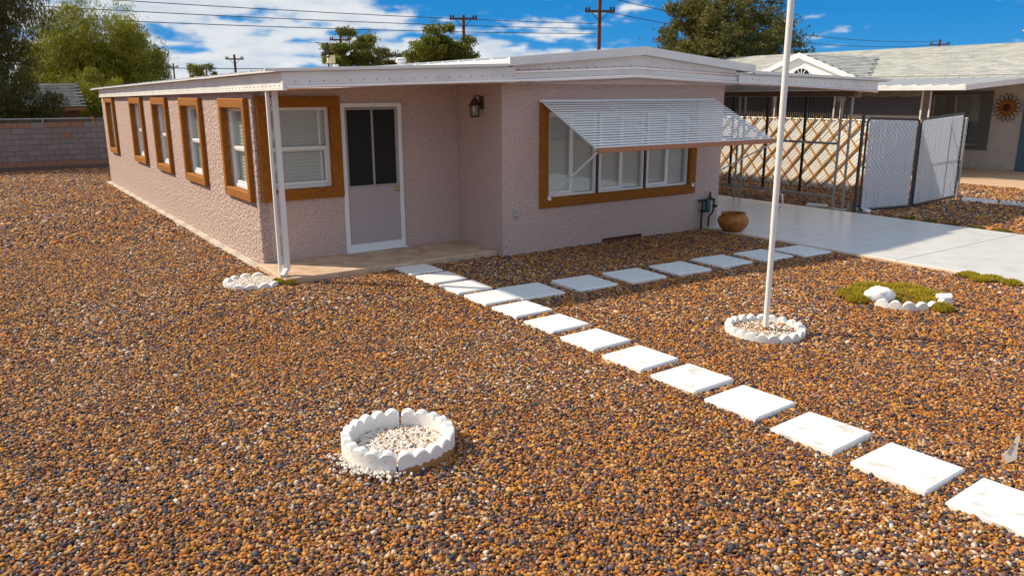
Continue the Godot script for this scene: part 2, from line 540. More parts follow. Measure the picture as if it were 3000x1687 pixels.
# ------------------------------------------------------------------ sky
func sky_image() -> Image:
	var W := 4096
	var H := 2048
	var img := Image.create(W, H, false, Image.FORMAT_RGBF)
	img.fill(Color(.32, .26, .2))
	var n1 := noise(FastNoiseLite.TYPE_SIMPLEX_SMOOTH, 0.55, 101, 6)
	var n2 := noise(FastNoiseLite.TYPE_SIMPLEX_SMOOTH, 0.16, 105, 3)
	var n3 := noise(FastNoiseLite.TYPE_SIMPLEX_SMOOTH, 1.6, 109, 5)
	var y := 0
	while y <= H / 2 + 4:
		var el := PI / 2.0 - PI * (y + 0.5) / H
		var fine := el < deg_to_rad(15.0)
		var step := 1 if fine else 4
		if not fine: el = PI / 2.0 - PI * (y + 2.0) / H
		el = max(el, 0.0005)
		var sy := sin(el)
		var cy := cos(el)
		var x := 0
		while x < W:
			var az := wrapf(TAU * (x + step * 0.5) / W, -PI, PI)   # 0 towards -z, positive towards +x
			var dx := sin(az) * cy
			var dz := -cos(az) * cy
			var k := 1.0 / (sy + 0.045)
			var px := dx * k
			var pz := dz * k
			var big := n2.get_noise_2d(px * 1.0 + 3.1, pz * 1.0)
			var f := n1.get_noise_2d(px * 1.0, pz * 1.0)
			var d := n3.get_noise_3d(dx * 13.0, sy * 46.0, dz * 13.0)
			# broken cloud all round, with one clearer stretch
			var q := (az - deg_to_rad(58.0)) / deg_to_rad(30.0)
			var w := (az - deg_to_rad(5.0)) / deg_to_rad(30.0)
			var cov := 0.36 - 0.38 * exp(-q * q) + 0.15 * exp(-w * w) + 0.40 * big
			var c: float = smoothstep(-0.04, 0.34, cov - 0.20 + 0.78 * f + 0.52 * d)
			# a low far bank of cumulus along the horizon
			var bank: float = smoothstep(0.0, 0.26, 0.33 + 0.62 * n3.get_noise_2d(az * 4.0, sy * 22.0) + 0.4 * n1.get_noise_2d(az * 5.0 + 40.0, 7.0 + sy * 4.0) - max(0.0, sy - 0.025) * 8.0 - max(0.0, az - 0.6) * 1.1)
			c = max(c, bank * 0.95)
			var h := pow(1.0 - sy, 4.0)
			var blue := Color(0.008, 0.19, 0.60).lerp(Color(0.004, 0.36, 0.98), h)
			blue = blue.lerp(Color(0.20, 0.64, 1.02), pow(1.0 - sy, 16.0) * 0.7)
			var white := Color(1.10, 1.13, 1.16).lerp(Color(0.72, 0.86, 1.0), clamp(0.5 - d * 0.9 - f * 0.5, 0.0, 1.0) * 0.75)
			var o := blue.lerp(white, c * 0.97)
			if fine:
				img.set_pixel(x, y, o)
			else:
				img.fill_rect(Rect2i(x, y, 4, 4), o)
			x += step
		y += step
	return img

# ------------------------------------------------------------------ main
func _ready():
	var cam := Camera3D.new()
	cam.name = "camera"
	add_child(cam)
	cam.position = CAM
	cam.rotation = Vector3(-0.2429, -0.6028, -0.0031)
	cam.fov = 40.48
	cam.near = 0.05
	cam.far = 2500.0
	cam.current = true

	var env := Environment.new()
	env.background_mode = Environment.BG_SKY
	var sky := Sky.new()
	var pm := PanoramaSkyMaterial.new()
	pm.panorama = ImageTexture.create_from_image(sky_image())
	pm.energy_multiplier = 0.64
	sky.sky_material = pm
	env.sky = sky
	env.tonemap_mode = Environment.TONE_MAPPER_LINEAR
	env.tonemap_exposure = 1.16
	env.sdfgi_enabled = true
	env.ssao_enabled = true
	env.ssil_enabled = true
	var we := WorldEnvironment.new()
	we.name = "world_environment"
	we.environment = env
	add_child(we)

	var sun := DirectionalLight3D.new()
	sun.name = "sun"
	add_child(sun)
	sun.look_at_from_position(Vector3.ZERO, Vector3(0.528, -0.629, 0.567))
	sun.light_color = Color(1.0, 0.93, 0.81)
	sun.light_energy = 1.6
	sun.light_angular_distance = 1.4
	sun.shadow_enabled = true

	rng.seed = 7
	make_materials()
	make_ground()
	make_house()
	make_carport()
	make_fences()
	make_neighbour()
	make_block_wall()
	make_shed()
	make_yard()
	make_gravel()
	make_poles()
	make_trees()

# ------------------------------------------------------------------ ground
func make_ground():
	var st := mb()
	face(st, [Vector3(-600, -.1, -600), Vector3(600, -.1, -600), Vector3(600, -.1, 600), Vector3(-600, -.1, 600)], Vector3.UP)
	tag(build(st, "ground", M.gravel_bed, self), "", "", "", "structure")
	# driveway: panels of painted concrete with open joints
	var drive := sub(self, "driveway")
	tag(drive, "", "", "", "structure")
	var cuts := [-12.0, -4.6, 0.05, 4.62, 9.2, 14.0]
	for i in cuts.size() - 1:
		st = mb()
		cspan(st, Vector3(7.16, -.16, cuts[i] + .005), Vector3(10.72, -.04, cuts[i + 1] - .005), .008)
		build(st, "concrete_panel", M.drive_paint, drive)
	# worn unpainted edge strip along the driveway
	st = mb()
	cspan(st, Vector3(7.09, -.16, 1.25), Vector3(7.158, -.046, 14.0), .006)
	build(st, "concrete_edge", M.slab_concrete, drive)
	# porch slab
	var patio := sub(self, "patio")
	tag(patio, "", "", "", "structure")
	st = mb()
	cspan(st, Vector3(-.08, -.16, .004), Vector3(3.016, 0.0, 1.06), .01)
	build(st, "concrete_slab", M.slab_concrete, patio)

# ------------------------------------------------------------------ windows
var side := Basis(Vector3(0, 0, 1), Vector3(0, 1, 0), Vector3(-1, 0, 0))   # a wall that looks towards -x

func slats(parent: Node, x0: float, x1: float, y0: float, y1: float, z: float, pitch := 0.046):
	var st := mb()
	box(st, Vector3.ZERO, Vector3(x1 - x0, .0485, .003), Basis(Vector3.RIGHT, deg_to_rad(-24)))
	var m := st.commit()
	var n := int((y1 - y0) / pitch)
	for i in n:
		put(m, "blind_slat", M.blind, parent, Transform3D(Basis(), Vector3((x0 + x1) / 2, y1 - (i + .5) * pitch, z)))

func hung_window(parent: Node, xf: Transform3D, w: float, h: float, deep := 0.0):
	# origin at the lower left corner of the opening, outer wall face at z = 0
	var win := sub(parent, "window", xf * Transform3D(Basis(), Vector3(0, 0, -deep)))
	var st := mb()
	ring_frame(st, Rect2(.003, .003, w - .006, h - .006), Rect2(.045, .05, w - .09, h - .095), -.11, -.035, .006)
	build(st, "frame", M.vinyl, win)
	var mid := h * .5
	st = mb()
	cspan(st, Vector3(.046, mid - .022, -.095), Vector3(w - .046, mid + .022, -.042), .005)
	build(st, "meeting_rail", M.vinyl, win)
	st = mb()
	ring_frame(st, Rect2(.047, .052, w - .094, mid - .076), Rect2(.075, .092, w - .15, mid - .13), -.09, -.05, .004)
	build(st, "sash", M.vinyl, win)
	st = mb()
	span(st, Vector3(.076, .093, -.074), Vector3(w - .076, mid - .04, -.070))
	build(st, "pane", M.glass, win)
	st = mb()
	span(st, Vector3(.046, mid + .023, -.084), Vector3(w - .046, h - .047, -.080))
	build(st, "pane", M.glass, win)
	slats(win, .03, w - .03, .04, h - .04, -.122)
	return win

func slider_window(parent: Node, xf: Transform3D, w: float, h: float):
	var win := sub(parent, "window", xf)
	var st := mb()
	ring_frame(st, Rect2(0, 0, w, h), Rect2(.035, .04, w - .07, h - .075), -.10, -.03, .005)
	build(st, "frame", M.vinyl, win)
	var mid := w * .49
	st = mb()
	ring_frame(st, Rect2(.036, .041, mid - .02, h - .077), Rect2(.072, .085, mid - .095, h - .16), -.075, -.04, .004)
	build(st, "sash", M.vinyl, win)
	st = mb()
	cspan(st, Vector3(mid + .018, .041, -.095), Vector3(mid + .062, h - .037, -.06), .004)
	build(st, "meeting_rail", M.vinyl, win)
	st = mb()
	span(st, Vector3(.073, .086, -.058), Vector3(mid - .024, h - .076, -.054))
	build(st, "pane", M.glass, win)
	st = mb()
	span(st, Vector3(mid + .063, .042, -.082), Vector3(w - .036, h - .036, -.078))
	build(st, "pane", M.glass, win)
	slats(win, .02, w - .02, .04, h - .03, -.118)
	return win

# ------------------------------------------------------------------ house
func strip(st: SurfaceTool, pts: Array, t: float, z0: float, z1: float):
	# band below a polyline of (x, y), t high
	for i in pts.size() - 1:
		var a: Vector2 = pts[i]
		var b: Vector2 = pts[i + 1]
		extrude(st, PackedVector2Array([a, b, b - Vector2(0, t), a - Vector2(0, t)]), z0, z1)

func make_house():
	var h := thing("house", "pink stucco single storey house with orange window trim and white metal roof", "house")
	# outer walls
	var LW := Transform3D(side, Vector3(0, 0, -12.93))
	var holes := []
	var trims := [[-1.40, -.15], [-3.85, -2.51], [-6.20, -4.94], [-8.60, -7.28], [-12.0, -10.86]]
	for t in trims: holes.append(Rect2(t[0] + .115 + 12.93, .905, t[1] - t[0] - .23, 1.095))
	var st := mb()
	wall(st, Rect2(0, -.06, 12.93, 2.43), holes, .12, LW)
	build(st, "side_wall", M.stucco, h)
	st = mb()
	wall(st, Rect2(.122, -.06, 2.898, 2.43), [Rect2(.165, .945, .86, 1.07), Rect2(1.185, 0.0, .875, 2.035)], .12, Transform3D(Basis(), Vector3.ZERO))
	build(st, "entry_wall", M.fine_stucco, h)
	st = mb()
	wall(st, Rect2(0, -.12, 1.053, 2.5), [], .12, Transform3D(side, Vector3(3.02, 0, 0.002)))
	build(st, "entry_wall", M.fine_stucco, h)
	st = mb()
	wall(st, Rect2(3.02, -.14, 4.47, 2.52), [Rect2(3.80, .70, 2.93, 1.225)], .12, Transform3D(Basis(), Vector3(0, 0, 1.175)))
	build(st, "front_wall", M.fine_stucco, h)
	st = mb()
	span(st, Vector3(7.372, -.14, -12.93), Vector3(7.49, 2.38, 1.053))
	build(st, "carport_wall", M.fine_stucco, h)
	st = mb()
	span(st, Vector3(.122, -.14, -12.93), Vector3(7.37, 2.38, -12.81))
	build(st, "rear_wall", M.fine_stucco, h)
	st = mb()
	span(st, Vector3(.124, -.04, -12.80), Vector3(7.37, .02, -.124))
	span(st, Vector3(3.16, -.04, -.12), Vector3(7.37, .02, 1.05))
	build(st, "interior_floor", M.interior, h)
	st = mb()
	span(st, Vector3(.124, 2.25, -12.80), Vector3(7.37, 2.30, -.124))
	span(st, Vector3(3.16, 2.25, -.12), Vector3(7.37, 2.30, 1.05))
	build(st, "interior_ceiling", M.interior, h)
	st = mb()
	span(st, Vector3(.124, .02, -3.2), Vector3(7.37, 2.25, -3.1))
	build(st, "interior_wall", M.interior, h)
	# footing along the side wall
	st = mb()
	cspan(st, Vector3(-.11, -.14, -13.0), Vector3(-.004, -.035, -.01), .008)
	build(st, "footing", M.footing, h)
	# corner bead of rough plaster
	st = mb()
	tube(st, [Vector3(.012, -.05, -.012), Vector3(.012, 2.36, -.012)], .022, 8)
	build(st, "corner_bead", M.stucco, h)
	# side windows
	for k in trims.size():
		var t = trims[k]
		var w: float = t[1] - t[0] - .23
		var xf := Transform3D(side, Vector3(0, .905, t[0] + .115))
		var win = hung_window(h, xf, w, 1.095, .015)
		st = mb()
		ring_frame(st, Rect2(-.115, -.12, w + .23, 1.095 + .245), Rect2(.007, .007, w - .014, 1.081), -.012, .078, .014)
		build(st, "window_trim", M.trim_paint, win)
	# entry window
	var ew = hung_window(h, Transform3D(Basis(), Vector3(.165, .945, 0)), .86, 1.07)
	st = mb()
	ring_frame(st, Rect2(-.125, -.135, 1.118, 1.335), Rect2(.007, .007, .846, 1.056), -.03, .07, .014)
	build(st, "window_trim", M.trim_paint, ew)
	# door
	var d := sub(h, "door")
	st = mb()
	ring_frame(st, Rect2(1.165, .003, .915, 2.055), Rect2(1.225, .115, .795, 1.885), -.09, .035, .006)
	build(st, "frame", M.vinyl, d)
	st = mb()
	cspan(st, Vector3(1.155, .002, .012), Vector3(2.09, .022, .075), .004)
	build(st, "threshold", M.vinyl, d)
	st = mb()
	span(st, Vector3(1.226, .116, -.03), Vector3(2.019, .905, 0.012))
	build(st, "panel", M.door_panel, d)
	st = mb()
	ring_frame(st, Rect2(1.226, .906, .793, 1.09), Rect2(1.262, .935, .722, 1.03), -.03, .014, .004)
	cspan(st, Vector3(1.622, .936, -.028), Vector3(1.652, 1.964, .010), .004)
	build(st, "screen_frame", M.grey_post, d)
	for k in [[1.263, 1.621], [1.653, 1.983]]:
		st = mb()
		span(st, Vector3(k[0], .936, -.016), Vector3(k[1], 1.964, -.013))
		build(st, "screen", M.insect_screen, d)
	st = mb()
	span(st, Vector3(1.226, .116, -.085), Vector3(2.019, 1.99, -.05))
	build(st, "inner_leaf", M.door_panel, d)
	st = mb()
	lathe(st, [Vector2(0, 0), Vector2(.03, 0), Vector2(.03, .008), Vector2(.012, .012), Vector2(.012, .03), Vector2(.026, .04), Vector2(.028, .055), Vector2(.018, .066), Vector2(0, .068)], 16, Transform3D(Basis(Vector3.RIGHT, PI / 2), Vector3(1.975, .86, .012)))
	build(st, "handle", M.brass, d)
	# front picture window: three sliders, brown mullions, trim
	var fw := sub(h, "picture_window")
	st = mb()
	ring_frame(st, Rect2(3.655, .56, 3.215, 1.49), Rect2(3.807, .707, 2.916, 1.211), 1.15, 1.215, .01)
	build(st, "window_trim", M.trim_paint, fw)
	for x in [4.748, 5.738]:
		st = mb()
		cspan(st, Vector3(x, .702, 1.06), Vector3(x + .04, 1.923, 1.165), .004)
		build(st, "mullion", M.dark_mullion, fw)
	for k in [[3.802, .944], [4.79, .946], [5.78, .948]]:
		slider_window(h, Transform3D(Basis(), Vector3(k[0], .702, 1.175)), k[1], 1.221)
	# left roof: interlocking pans that run from the middle roof down to the eave
	var tilt := Basis(Vector3.RIGHT, -.0066)
	var pivot := Transform3D(tilt, Vector3(0, 0, 1.5) - tilt * Vector3(0, 0, 1.5))
	var pan := mb()
	extrude(pan, PackedVector2Array([Vector2(-.17, 2.412), Vector2(2.94, 2.518), Vector2(2.94, 2.538), Vector2(-.17, 2.432)]), -.215, .215)
	extrude(pan, PackedVector2Array([Vector2(-.17, 2.434), Vector2(2.94, 2.54), Vector2(2.94, 2.556), Vector2(-.17, 2.45)]), .17, .213)
	var pan_mesh := pan.commit()
	for i in 34:
		var zc := 1.285 - i * .44
		put(pan_mesh, "roof_panel", M.white_metal, h, pivot * Transform3D(Basis(), Vector3(0, rng.randf_range(-.003, .003), zc)))
	# drip edge and fascia on the left
	st = mb()
	extrude(st, PackedVector2Array([Vector2(-.285, 2.412), Vector2(2.885, 2.516), Vector2(2.885, 2.552), Vector2(-.285, 2.44)]), 1.502, 1.545)
	build(st, "drip_edge", M.white_metal, h)
	st = mb()
	extrude(st, PackedVector2Array([Vector2(-.076, 2.216), Vector2(3.02, 2.318), Vector2(3.02, 2.514), Vector2(-.076, 2.407)]), 1.465, 1.50)
	build(st, "fascia", M.fascia_paint, h)
	st = mb()
	box(st, Vector3(-.058, 2.312, -5.585), Vector3(.03, .19, 14.1))
	build(st, "side_fascia", M.fascia_paint, h, pivot)
	st = mb()
	box(st, Vector3(-.066, 2.232, -5.585), Vector3(.035, .03, 14.1))
	build(st, "side_fascia_lip", M.white_metal, h, pivot)
	st = mb()
	cspan(st, Vector3(-.088, 2.212, 1.44), Vector3(-.03, 2.408, 1.508), .004)
	build(st, "corner_cap", M.white_metal, h)
	# porch beam under the eave and lining above the porch
	st = mb()
	box(st, Vector3(.03, 2.26, .75), Vector3(.09, .09, 1.4))
	build(st, "porch_beam", M.white_metal, h)
	# middle roof
	st = mb()
	extrude(st, PackedVector2Array([Vector2(2.9, 2.524), Vector2(5.29, 2.722), Vector2(7.762, 2.50), Vector2(7.762, 2.60), Vector2(5.285, 2.815), Vector2(2.9, 2.612)]), -13.1, 1.50)
	build(st, "middle_roof", M.white_metal, h)
	for i in 33:
		var zc := 1.1 - i * .44
		st = mb()
		extrude(st, PackedVector2Array([Vector2(2.91, 2.613), Vector2(5.285, 2.816), Vector2(7.75, 2.601), Vector2(7.75, 2.618), Vector2(5.285, 2.835), Vector2(2.91, 2.63)]), zc - .022, zc + .022)
		build(st, "roof_seam", M.white_metal, h)
	st = mb()
	extrude(st, PackedVector2Array([Vector2(2.895, 2.522), Vector2(5.30, 2.718), Vector2(5.285, 2.834), Vector2(2.895, 2.63)]), 1.502, 1.56)
	build(st, "rake_cap", M.fascia_paint, h)
	st = mb()
	extrude(st, PackedVector2Array([Vector2(5.303, 2.718), Vector2(7.766, 2.498), Vector2(7.766, 2.617), Vector2(5.288, 2.834)]), 1.502, 1.56)
	build(st, "rake_cap", M.fascia_paint, h)
	st = mb()
	extrude(st, PackedVector2Array([Vector2(3.022, 2.43), Vector2(5.2, 2.52), Vector2(7.428, 2.43), Vector2(7.428, 2.525), Vector2(5.3, 2.716), Vector2(3.022, 2.53)]), 1.42, 1.45)
	build(st, "gable_panel", M.fascia_paint, h)
	st = mb()
	extrude(st, PackedVector2Array([Vector2(3.022, 2.31), Vector2(5.2, 2.41), Vector2(7.44, 2.31), Vector2(7.428, 2.428), Vector2(5.2, 2.518), Vector2(3.022, 2.428)]), 1.435, 1.462)
	build(st, "gable_fascia", M.fascia_paint, h)
	st = mb()
	extrude(st, PackedVector2Array([Vector2(3.3, 2.302), Vector2(7.2, 2.302), Vector2(7.2, 2.325), Vector2(5.2, 2.415), Vector2(3.3, 2.325)]), 1.385, 1.425)
	build(st, "gable_infill", M.fine_stucco, h)
	st = mb()
	span(st, Vector3(3.022, 2.302, 1.178), Vector3(7.488, 2.318, 1.384))
	build(st, "soffit", M.fascia_paint, h)
	# rolled metal mouldings
	st = mb()
	tube(st, [Vector3(3.03, 2.448, 1.455), Vector3(5.205, 2.537, 1.455), Vector3(7.42, 2.455, 1.455)], .024, 10)
	build(st, "molding", M.molding_metal, h)
	st = mb()
	tube(st, [Vector3(-.05, 2.243, 1.495), Vector3(3.02, 2.336, 1.475), Vector3(5.21, 2.421, 1.467), Vector3(7.445, 2.334, 1.475)], .029, 10)
	build(st, "molding", M.molding_metal, h)
	# screw heads along the fascias
	st = mb()
	for i in 19:
		var x := .06 + i * .163
		box(st, Vector3(x, 2.306 + x * .0335, 1.502), Vector3(.010, .010, .008), Basis(Vector3.BACK, .6))
	for i in 90:
		var z := 1.35 - i * .155
		box(st, Vector3(-.075, 2.262 - (1.5 - z) * .0066, z), Vector3(.008, .011, .011))
	for i in 26:
		var x := 3.1 + i * .168
		box(st, Vector3(x, 2.475 + .088 * (1.0 - abs(x - 5.2) / 2.2), 1.452), Vector3(.012, .012, .008), Basis(Vector3.BACK, .6))
	tag(build(st, "screws", M.iron, h), "", "", "", "stuff")
	# porch post: two posts joined by cast scrolls, and the downspout in front
	var pp := sub(h, "porch_post")
	st = mb()
	cspan(st, Vector3(-.068, .001, .79), Vector3(-.034, 2.21, .83), .004)
	build(st, "upright", M.white_metal, pp)
	for i in 6:
		st = mb()
		var yb := .18 + i * .38
		for s in [-1.0, 1.0]:
			var pts := []
			for k in 13:
				var a := TAU * k / 12.0 * .92
				pts.append(Vector3(-.019 + .014 * sin(a), yb + s * (.03 + .028 * cos(a) * .9), .83))
			tube(st, pts, .006, 5)
		build(st, "scroll", M.white_metal, pp)
	var ds := sub(h, "downspout")
	st = mb()
	cspan(st, Vector3(-.004, .07, .825), Vector3(.056, 2.212, .885), .006)
	build(st, "pipe", M.white_metal, ds)
	st = mb()
	bar(st, Vector3(.025, .095, .86), Vector3(-.075, .015, .955), .056, .05)
	build(st, "elbow", M.white_metal, ds)
	# roof furniture
	var rv := thing("roof_vent", "round white turbine vent standing on the middle roof", "vent", Vector3(5.25, 2.80, -6.2))
	st = mb()
	lathe(st, [Vector2(.085, 0), Vector2(.085, .06)], 18)
	build(st, "collar", M.white_metal, rv)
	st = mb()
	lathe(st, [Vector2(.088, .055), Vector2(.12, .065), Vector2(.12, .12), Vector2(.088, .125)], 18)
	build(st, "drum", M.white_metal, rv)
	st = mb()
	lathe(st, [Vector2(.088, .126), Vector2(.13, .134), Vector2(.125, .15), Vector2(.07, .17), Vector2(0, .178)], 18)
	build(st, "cap", M.white_metal, rv)
	var ms := thing("service_mast", "dark cable mast with looped black cable and cream box on the roof", "mast", Vector3(3.66, 2.68, -6.5))
	st = mb()
	tube(st, [Vector3(0, -.05, 0), Vector3(0, .58, 0)], .018, 8)
	build(st, "mast_pipe", M.iron, ms)
	st = mb()
	tube(st, [Vector3(-.26, .565, 0), Vector3(.24, .54, 0)], .011, 6)
	build(st, "cross_bar", M.iron, ms)
	st = mb()
	var lp := []
	for k in 25:
		var a := TAU * k / 12.0
		lp.append(Vector3(-.03 + .055 * cos(a), .48 - k * .007 + .06 * sin(a), .03))
	tube(st, lp, .015, 6)
	build(st, "cable_loop", M.black_metal, ms)
	st = mb()
	cspan(st, Vector3(-.02, .15, -.05), Vector3(.15, .32, .03), .008)
	build(st, "junction_box", M.cream_box, ms)
	var pv := thing("vent_pipe", "short white plumbing pipe with flashing beside the cable mast", "pipe", Vector3(3.62, 2.66, -6.0))
	st = mb()
	lathe(st, [Vector2(.055, 0), Vector2(.055, .13), Vector2(.045, .13), Vector2(.045, .02)], 14)
	build(st, "pipe", M.white_metal, pv)
	st = mb()
	lathe(st, [Vector2(.16, 0), Vector2(.15, .012), Vector2(.07, .04), Vector2(.057, .06)], 14)
	build(st, "flashing", M.white_metal, pv)
	make_awning()
	make_fittings()

func make_awning():
	var w := thing("window_awning", "white slatted metal awning with brown front bar above the picture window", "awning", Vector3.ZERO)
	var top := Vector3(3.64, 2.075, 1.215)
	var low := Vector3(3.655, 1.475, 2.43)
	var st := mb()
	box(st, Vector3.ZERO, Vector3(3.575, .005, .060), Basis(Vector3.RIGHT, deg_to_rad(12)))
	box(st, Vector3(0, -.007, .0285), Vector3(3.575, .007, .004))
	var m := st.commit()
	for i in 20:
		var t := (i + .3) / 20.0
		var p := top.lerp(low, t)
		put(m, "slat", M.awning_slat, w, Transform3D(Basis(Vector3.RIGHT, rng.randf_range(-.02, .02)), Vector3(p.x + 1.787, p.y, p.z)))
	for x in [3.70, 4.85, 6.0, 7.16]:
		st = mb()
		bar(st, Vector3(x, 2.045, 1.215), Vector3(x, 1.44, 2.43), .022, .02)
		build(st, "rafter", M.awning_slat, w)
	st = mb()
	cspan(st, Vector3(3.645, 2.05, 1.178), Vector3(7.225, 2.09, 1.212), .004)
	build(st, "wall_rail", M.awning_slat, w)
	st = mb()
	cspan(st, Vector3(3.64, 1.425, 2.44), Vector3(7.235, 1.492, 2.475), .005)
	build(st, "front_bar", M.awning_edge, w)
	for k in [[3.80, 3.66], [6.78, 7.21]]:
		st = mb()
		tube(st, [Vector3(k[0], .71, 1.235), Vector3(k[1], 1.43, 2.43)], .012, 8)
		build(st, "arm", M.awning_slat, w)
		st = mb()
		cspan(st, Vector3(k[0] - .025, .675, 1.217), Vector3(k[0] + .025, .735, 1.25), .004)
		build(st, "bracket", M.awning_slat, w)

func make_fittings():
	# lantern on the wall beside the porch
	var l := thing("wall_lantern", "bronze carriage lantern on the porch side wall", "lamp", Vector3(3.02, 2.0, .68))
	var st := mb()
	cspan(st, Vector3(-.022, -.04, -.05), Vector3(-.001, .14, .05), .006)
	build(st, "back_plate", M.bronze, l)
	st = mb()
	var pts := []
	for k in 15:
		var a := -PI * .25 + PI * 1.35 * k / 14.0
		pts.append(Vector3(-.075 + .065 * cos(a), .095 + .05 * sin(a), 0))
	tube(st, pts, .008, 6)
	build(st, "scroll_arm", M.bronze, l)
	st = mb()
	lathe(st, [Vector2(0, .165), Vector2(.008, .15), Vector2(.006, .13), Vector2(.016, .115), Vector2(.04, .10), Vector2(.058, .06), Vector2(.062, .045), Vector2(.085, .02), Vector2(.085, .012), Vector2(0, .012)], 8, Transform3D(Basis(Vector3.UP, PI / 8), Vector3(-.125, 0, 0)))
	build(st, "hood", M.bronze, l)
	for k in 8:
		var a := TAU * (k + .5) / 8.0
		st = mb()
		tube(st, [Vector3(-.125 + .072 * cos(a), .012, .072 * sin(a)), Vector3(-.125 + .06 * cos(a), -.13, .06 * sin(a))], .005, 5)
		build(st, "cage_bar", M.bronze, l)
	st = mb()
	lathe(st, [Vector2(0, -.15), Vector2(.05, -.146), Vector2(.066, -.135), Vector2(.066, -.125), Vector2(0, -.125)], 8, Transform3D(Basis(Vector3.UP, PI / 8), Vector3(-.125, 0, 0)))
	build(st, "base", M.bronze, l)
	st = mb()
	lathe(st, [Vector2(.066, .01), Vector2(.057, -.124)], 16, Transform3D(Basis(), Vector3(-.125, 0, 0)))
	build(st, "glass", M.glass, l)
	st = mb()
	lathe(st, [Vector2(0, -.085), Vector2(.022, -.075), Vector2(.03, -.05), Vector2(.026, -.025), Vector2(.014, -.005), Vector2(.014, .012)], 12, Transform3D(Basis(), Vector3(-.125, 0, 0)))
	build(st, "bulb", M.bulb, l)
	# outdoor socket
	var o := thing("wall_socket", "small grey outdoor socket low on the front wall", "socket", Vector3(3.245, .535, 1.176))
	st = mb()
	cspan(st, Vector3(-.042, -.065, 0), Vector3(.042, .065, .02), .006)
	build(st, "plate", M.outlet, o)
	for y in [-.03, .03]:
		st = mb()
		cspan(st, Vector3(-.03, y - .024, .0205), Vector3(.03, y + .024, .038), .008)
		build(st, "cover", M.outlet, o)
	# water pipes and pressure regulator
	var g := thing("water_pipes", "dark iron pipes with green regulator valve at the front wall corner", "pipes", Vector3.ZERO)
	var z := 1.245
	st = mb()
	tube(st, [Vector3(7.02, -.10, z), Vector3(7.02, .18, z), Vector3(7.03, .27, z), Vector3(7.035, .41, z)], .017, 8)
	build(st, "riser", M.iron, g)
	st = mb()
	tube(st, [Vector3(7.2, -.10, z), Vector3(7.2, .12, z), Vector3(7.225, .16, z), Vector3(7.285, .20, z), Vector3(7.305, .24, z), Vector3(7.31, .41, z)], .016, 8)
	build(st, "riser", M.iron, g)
	st = mb()
	tube(st, [Vector3(6.93, .425, z), Vector3(7.32, .425, z)], .02, 8)
	build(st, "cross_pipe", M.iron, g)
	st = mb()
	lathe(st, [Vector2(0, .22), Vector2(.042, .225), Vector2(.048, .24), Vector2(.048, .40), Vector2(.03, .43), Vector2(.018, .45), Vector2(0, .46)], 14, Transform3D(Basis(), Vector3(7.115, 0, z + .035)))
	build(st, "regulator", M.valve_green, g)
	st = mb()
	lathe(st, [Vector2(.055, .425), Vector2(.052, .45), Vector2(.03, .47), Vector2(.016, .51), Vector2(.02, .53), Vector2(.008, .56), Vector2(0, .575)], 12, Transform3D(Basis(), Vector3(7.205, 0, z)))
	build(st, "valve_bonnet", M.iron, g)
	for k in [[7.31, .31], [7.02, .25]]:
		st = mb()
		tube(st, [Vector3(k[0] - .03, k[1], z + .02), Vector3(k[0] + .03, k[1], z + .02)], .028, 8)
		tube(st, [Vector3(k[0], k[1], z + .02), Vector3(k[0], k[1] + .01, z + .07)], .012, 6)
		build(st, "shutoff_valve", M.iron, g)
	# crawl space vent at the foot of the front wall
	var v := thing("foundation_vent", "rusty low louvred vent at the foot of the front wall", "vent", Vector3(5.28, -.105, 1.18))
	st = mb()
	ring_frame(st, Rect2(-.40, 0, .80, .10), Rect2(-.375, .018, .75, .062), 0, .03, .004)
	build(st, "frame", M.rust, v)
	for k in 3:
		st = mb()
		box(st, Vector3(0, .03 + k * .02, .012), Vector3(.75, .016, .004), Basis(Vector3.RIGHT, .6))
		build(st, "louvre", M.rust, v)
	# clay pot
	var p := thing("clay_pot", "round terracotta pot with open mouth at the driveway edge", "pot", Vector3(7.235, -.04, 1.74))
	st = mb()
	lathe(st, [Vector2(0, 0), Vector2(.15, 0), Vector2(.165, .015), Vector2(.215, .07), Vector2(.25, .14), Vector2(.252, .18), Vector2(.235, .225), Vector2(.205, .25), Vector2(.19, .262), Vector2(.20, .285), Vector2(.205, .297), Vector2(.19, .303), Vector2(.172, .295), Vector2(.165, .27), Vector2(.20, .22), Vector2(.21, .19)], 36)
	build(st, "body", M.terracotta, p)
	st = mb()
	lathe(st, [Vector2(.2085, .19), Vector2(.1, .196), Vector2(0, .195)], 24)
	build(st, "soil", M.soil, p)

# ------------------------------------------------------------------ carport
func twin_post(parent: Node, at: Vector3, gap: float, h: float, m: Material):
	var pp := sub(parent, "twin_post", Transform3D(Basis(), at))
	for s in [-1.0, 1.0]:
		var st := mb()
		cbox(st, Vector3(0, h / 2, s * gap / 2), Vector3(.038, h, .038), .004)
		build(st, "upright", m, pp)
	var st2 := mb()
	var pts := []
	for k in 22:
		var a := TAU * 1.25 * k / 21.0
		var r := .02 + .055 * k / 21.0
		pts.append(Vector3(0, h * .72 + r * sin(a), r * cos(a) * min(1.0, gap * 5.5)))
	tube(st2, pts, .006, 5)
	build(st2, "scroll", M.black_metal, pp)

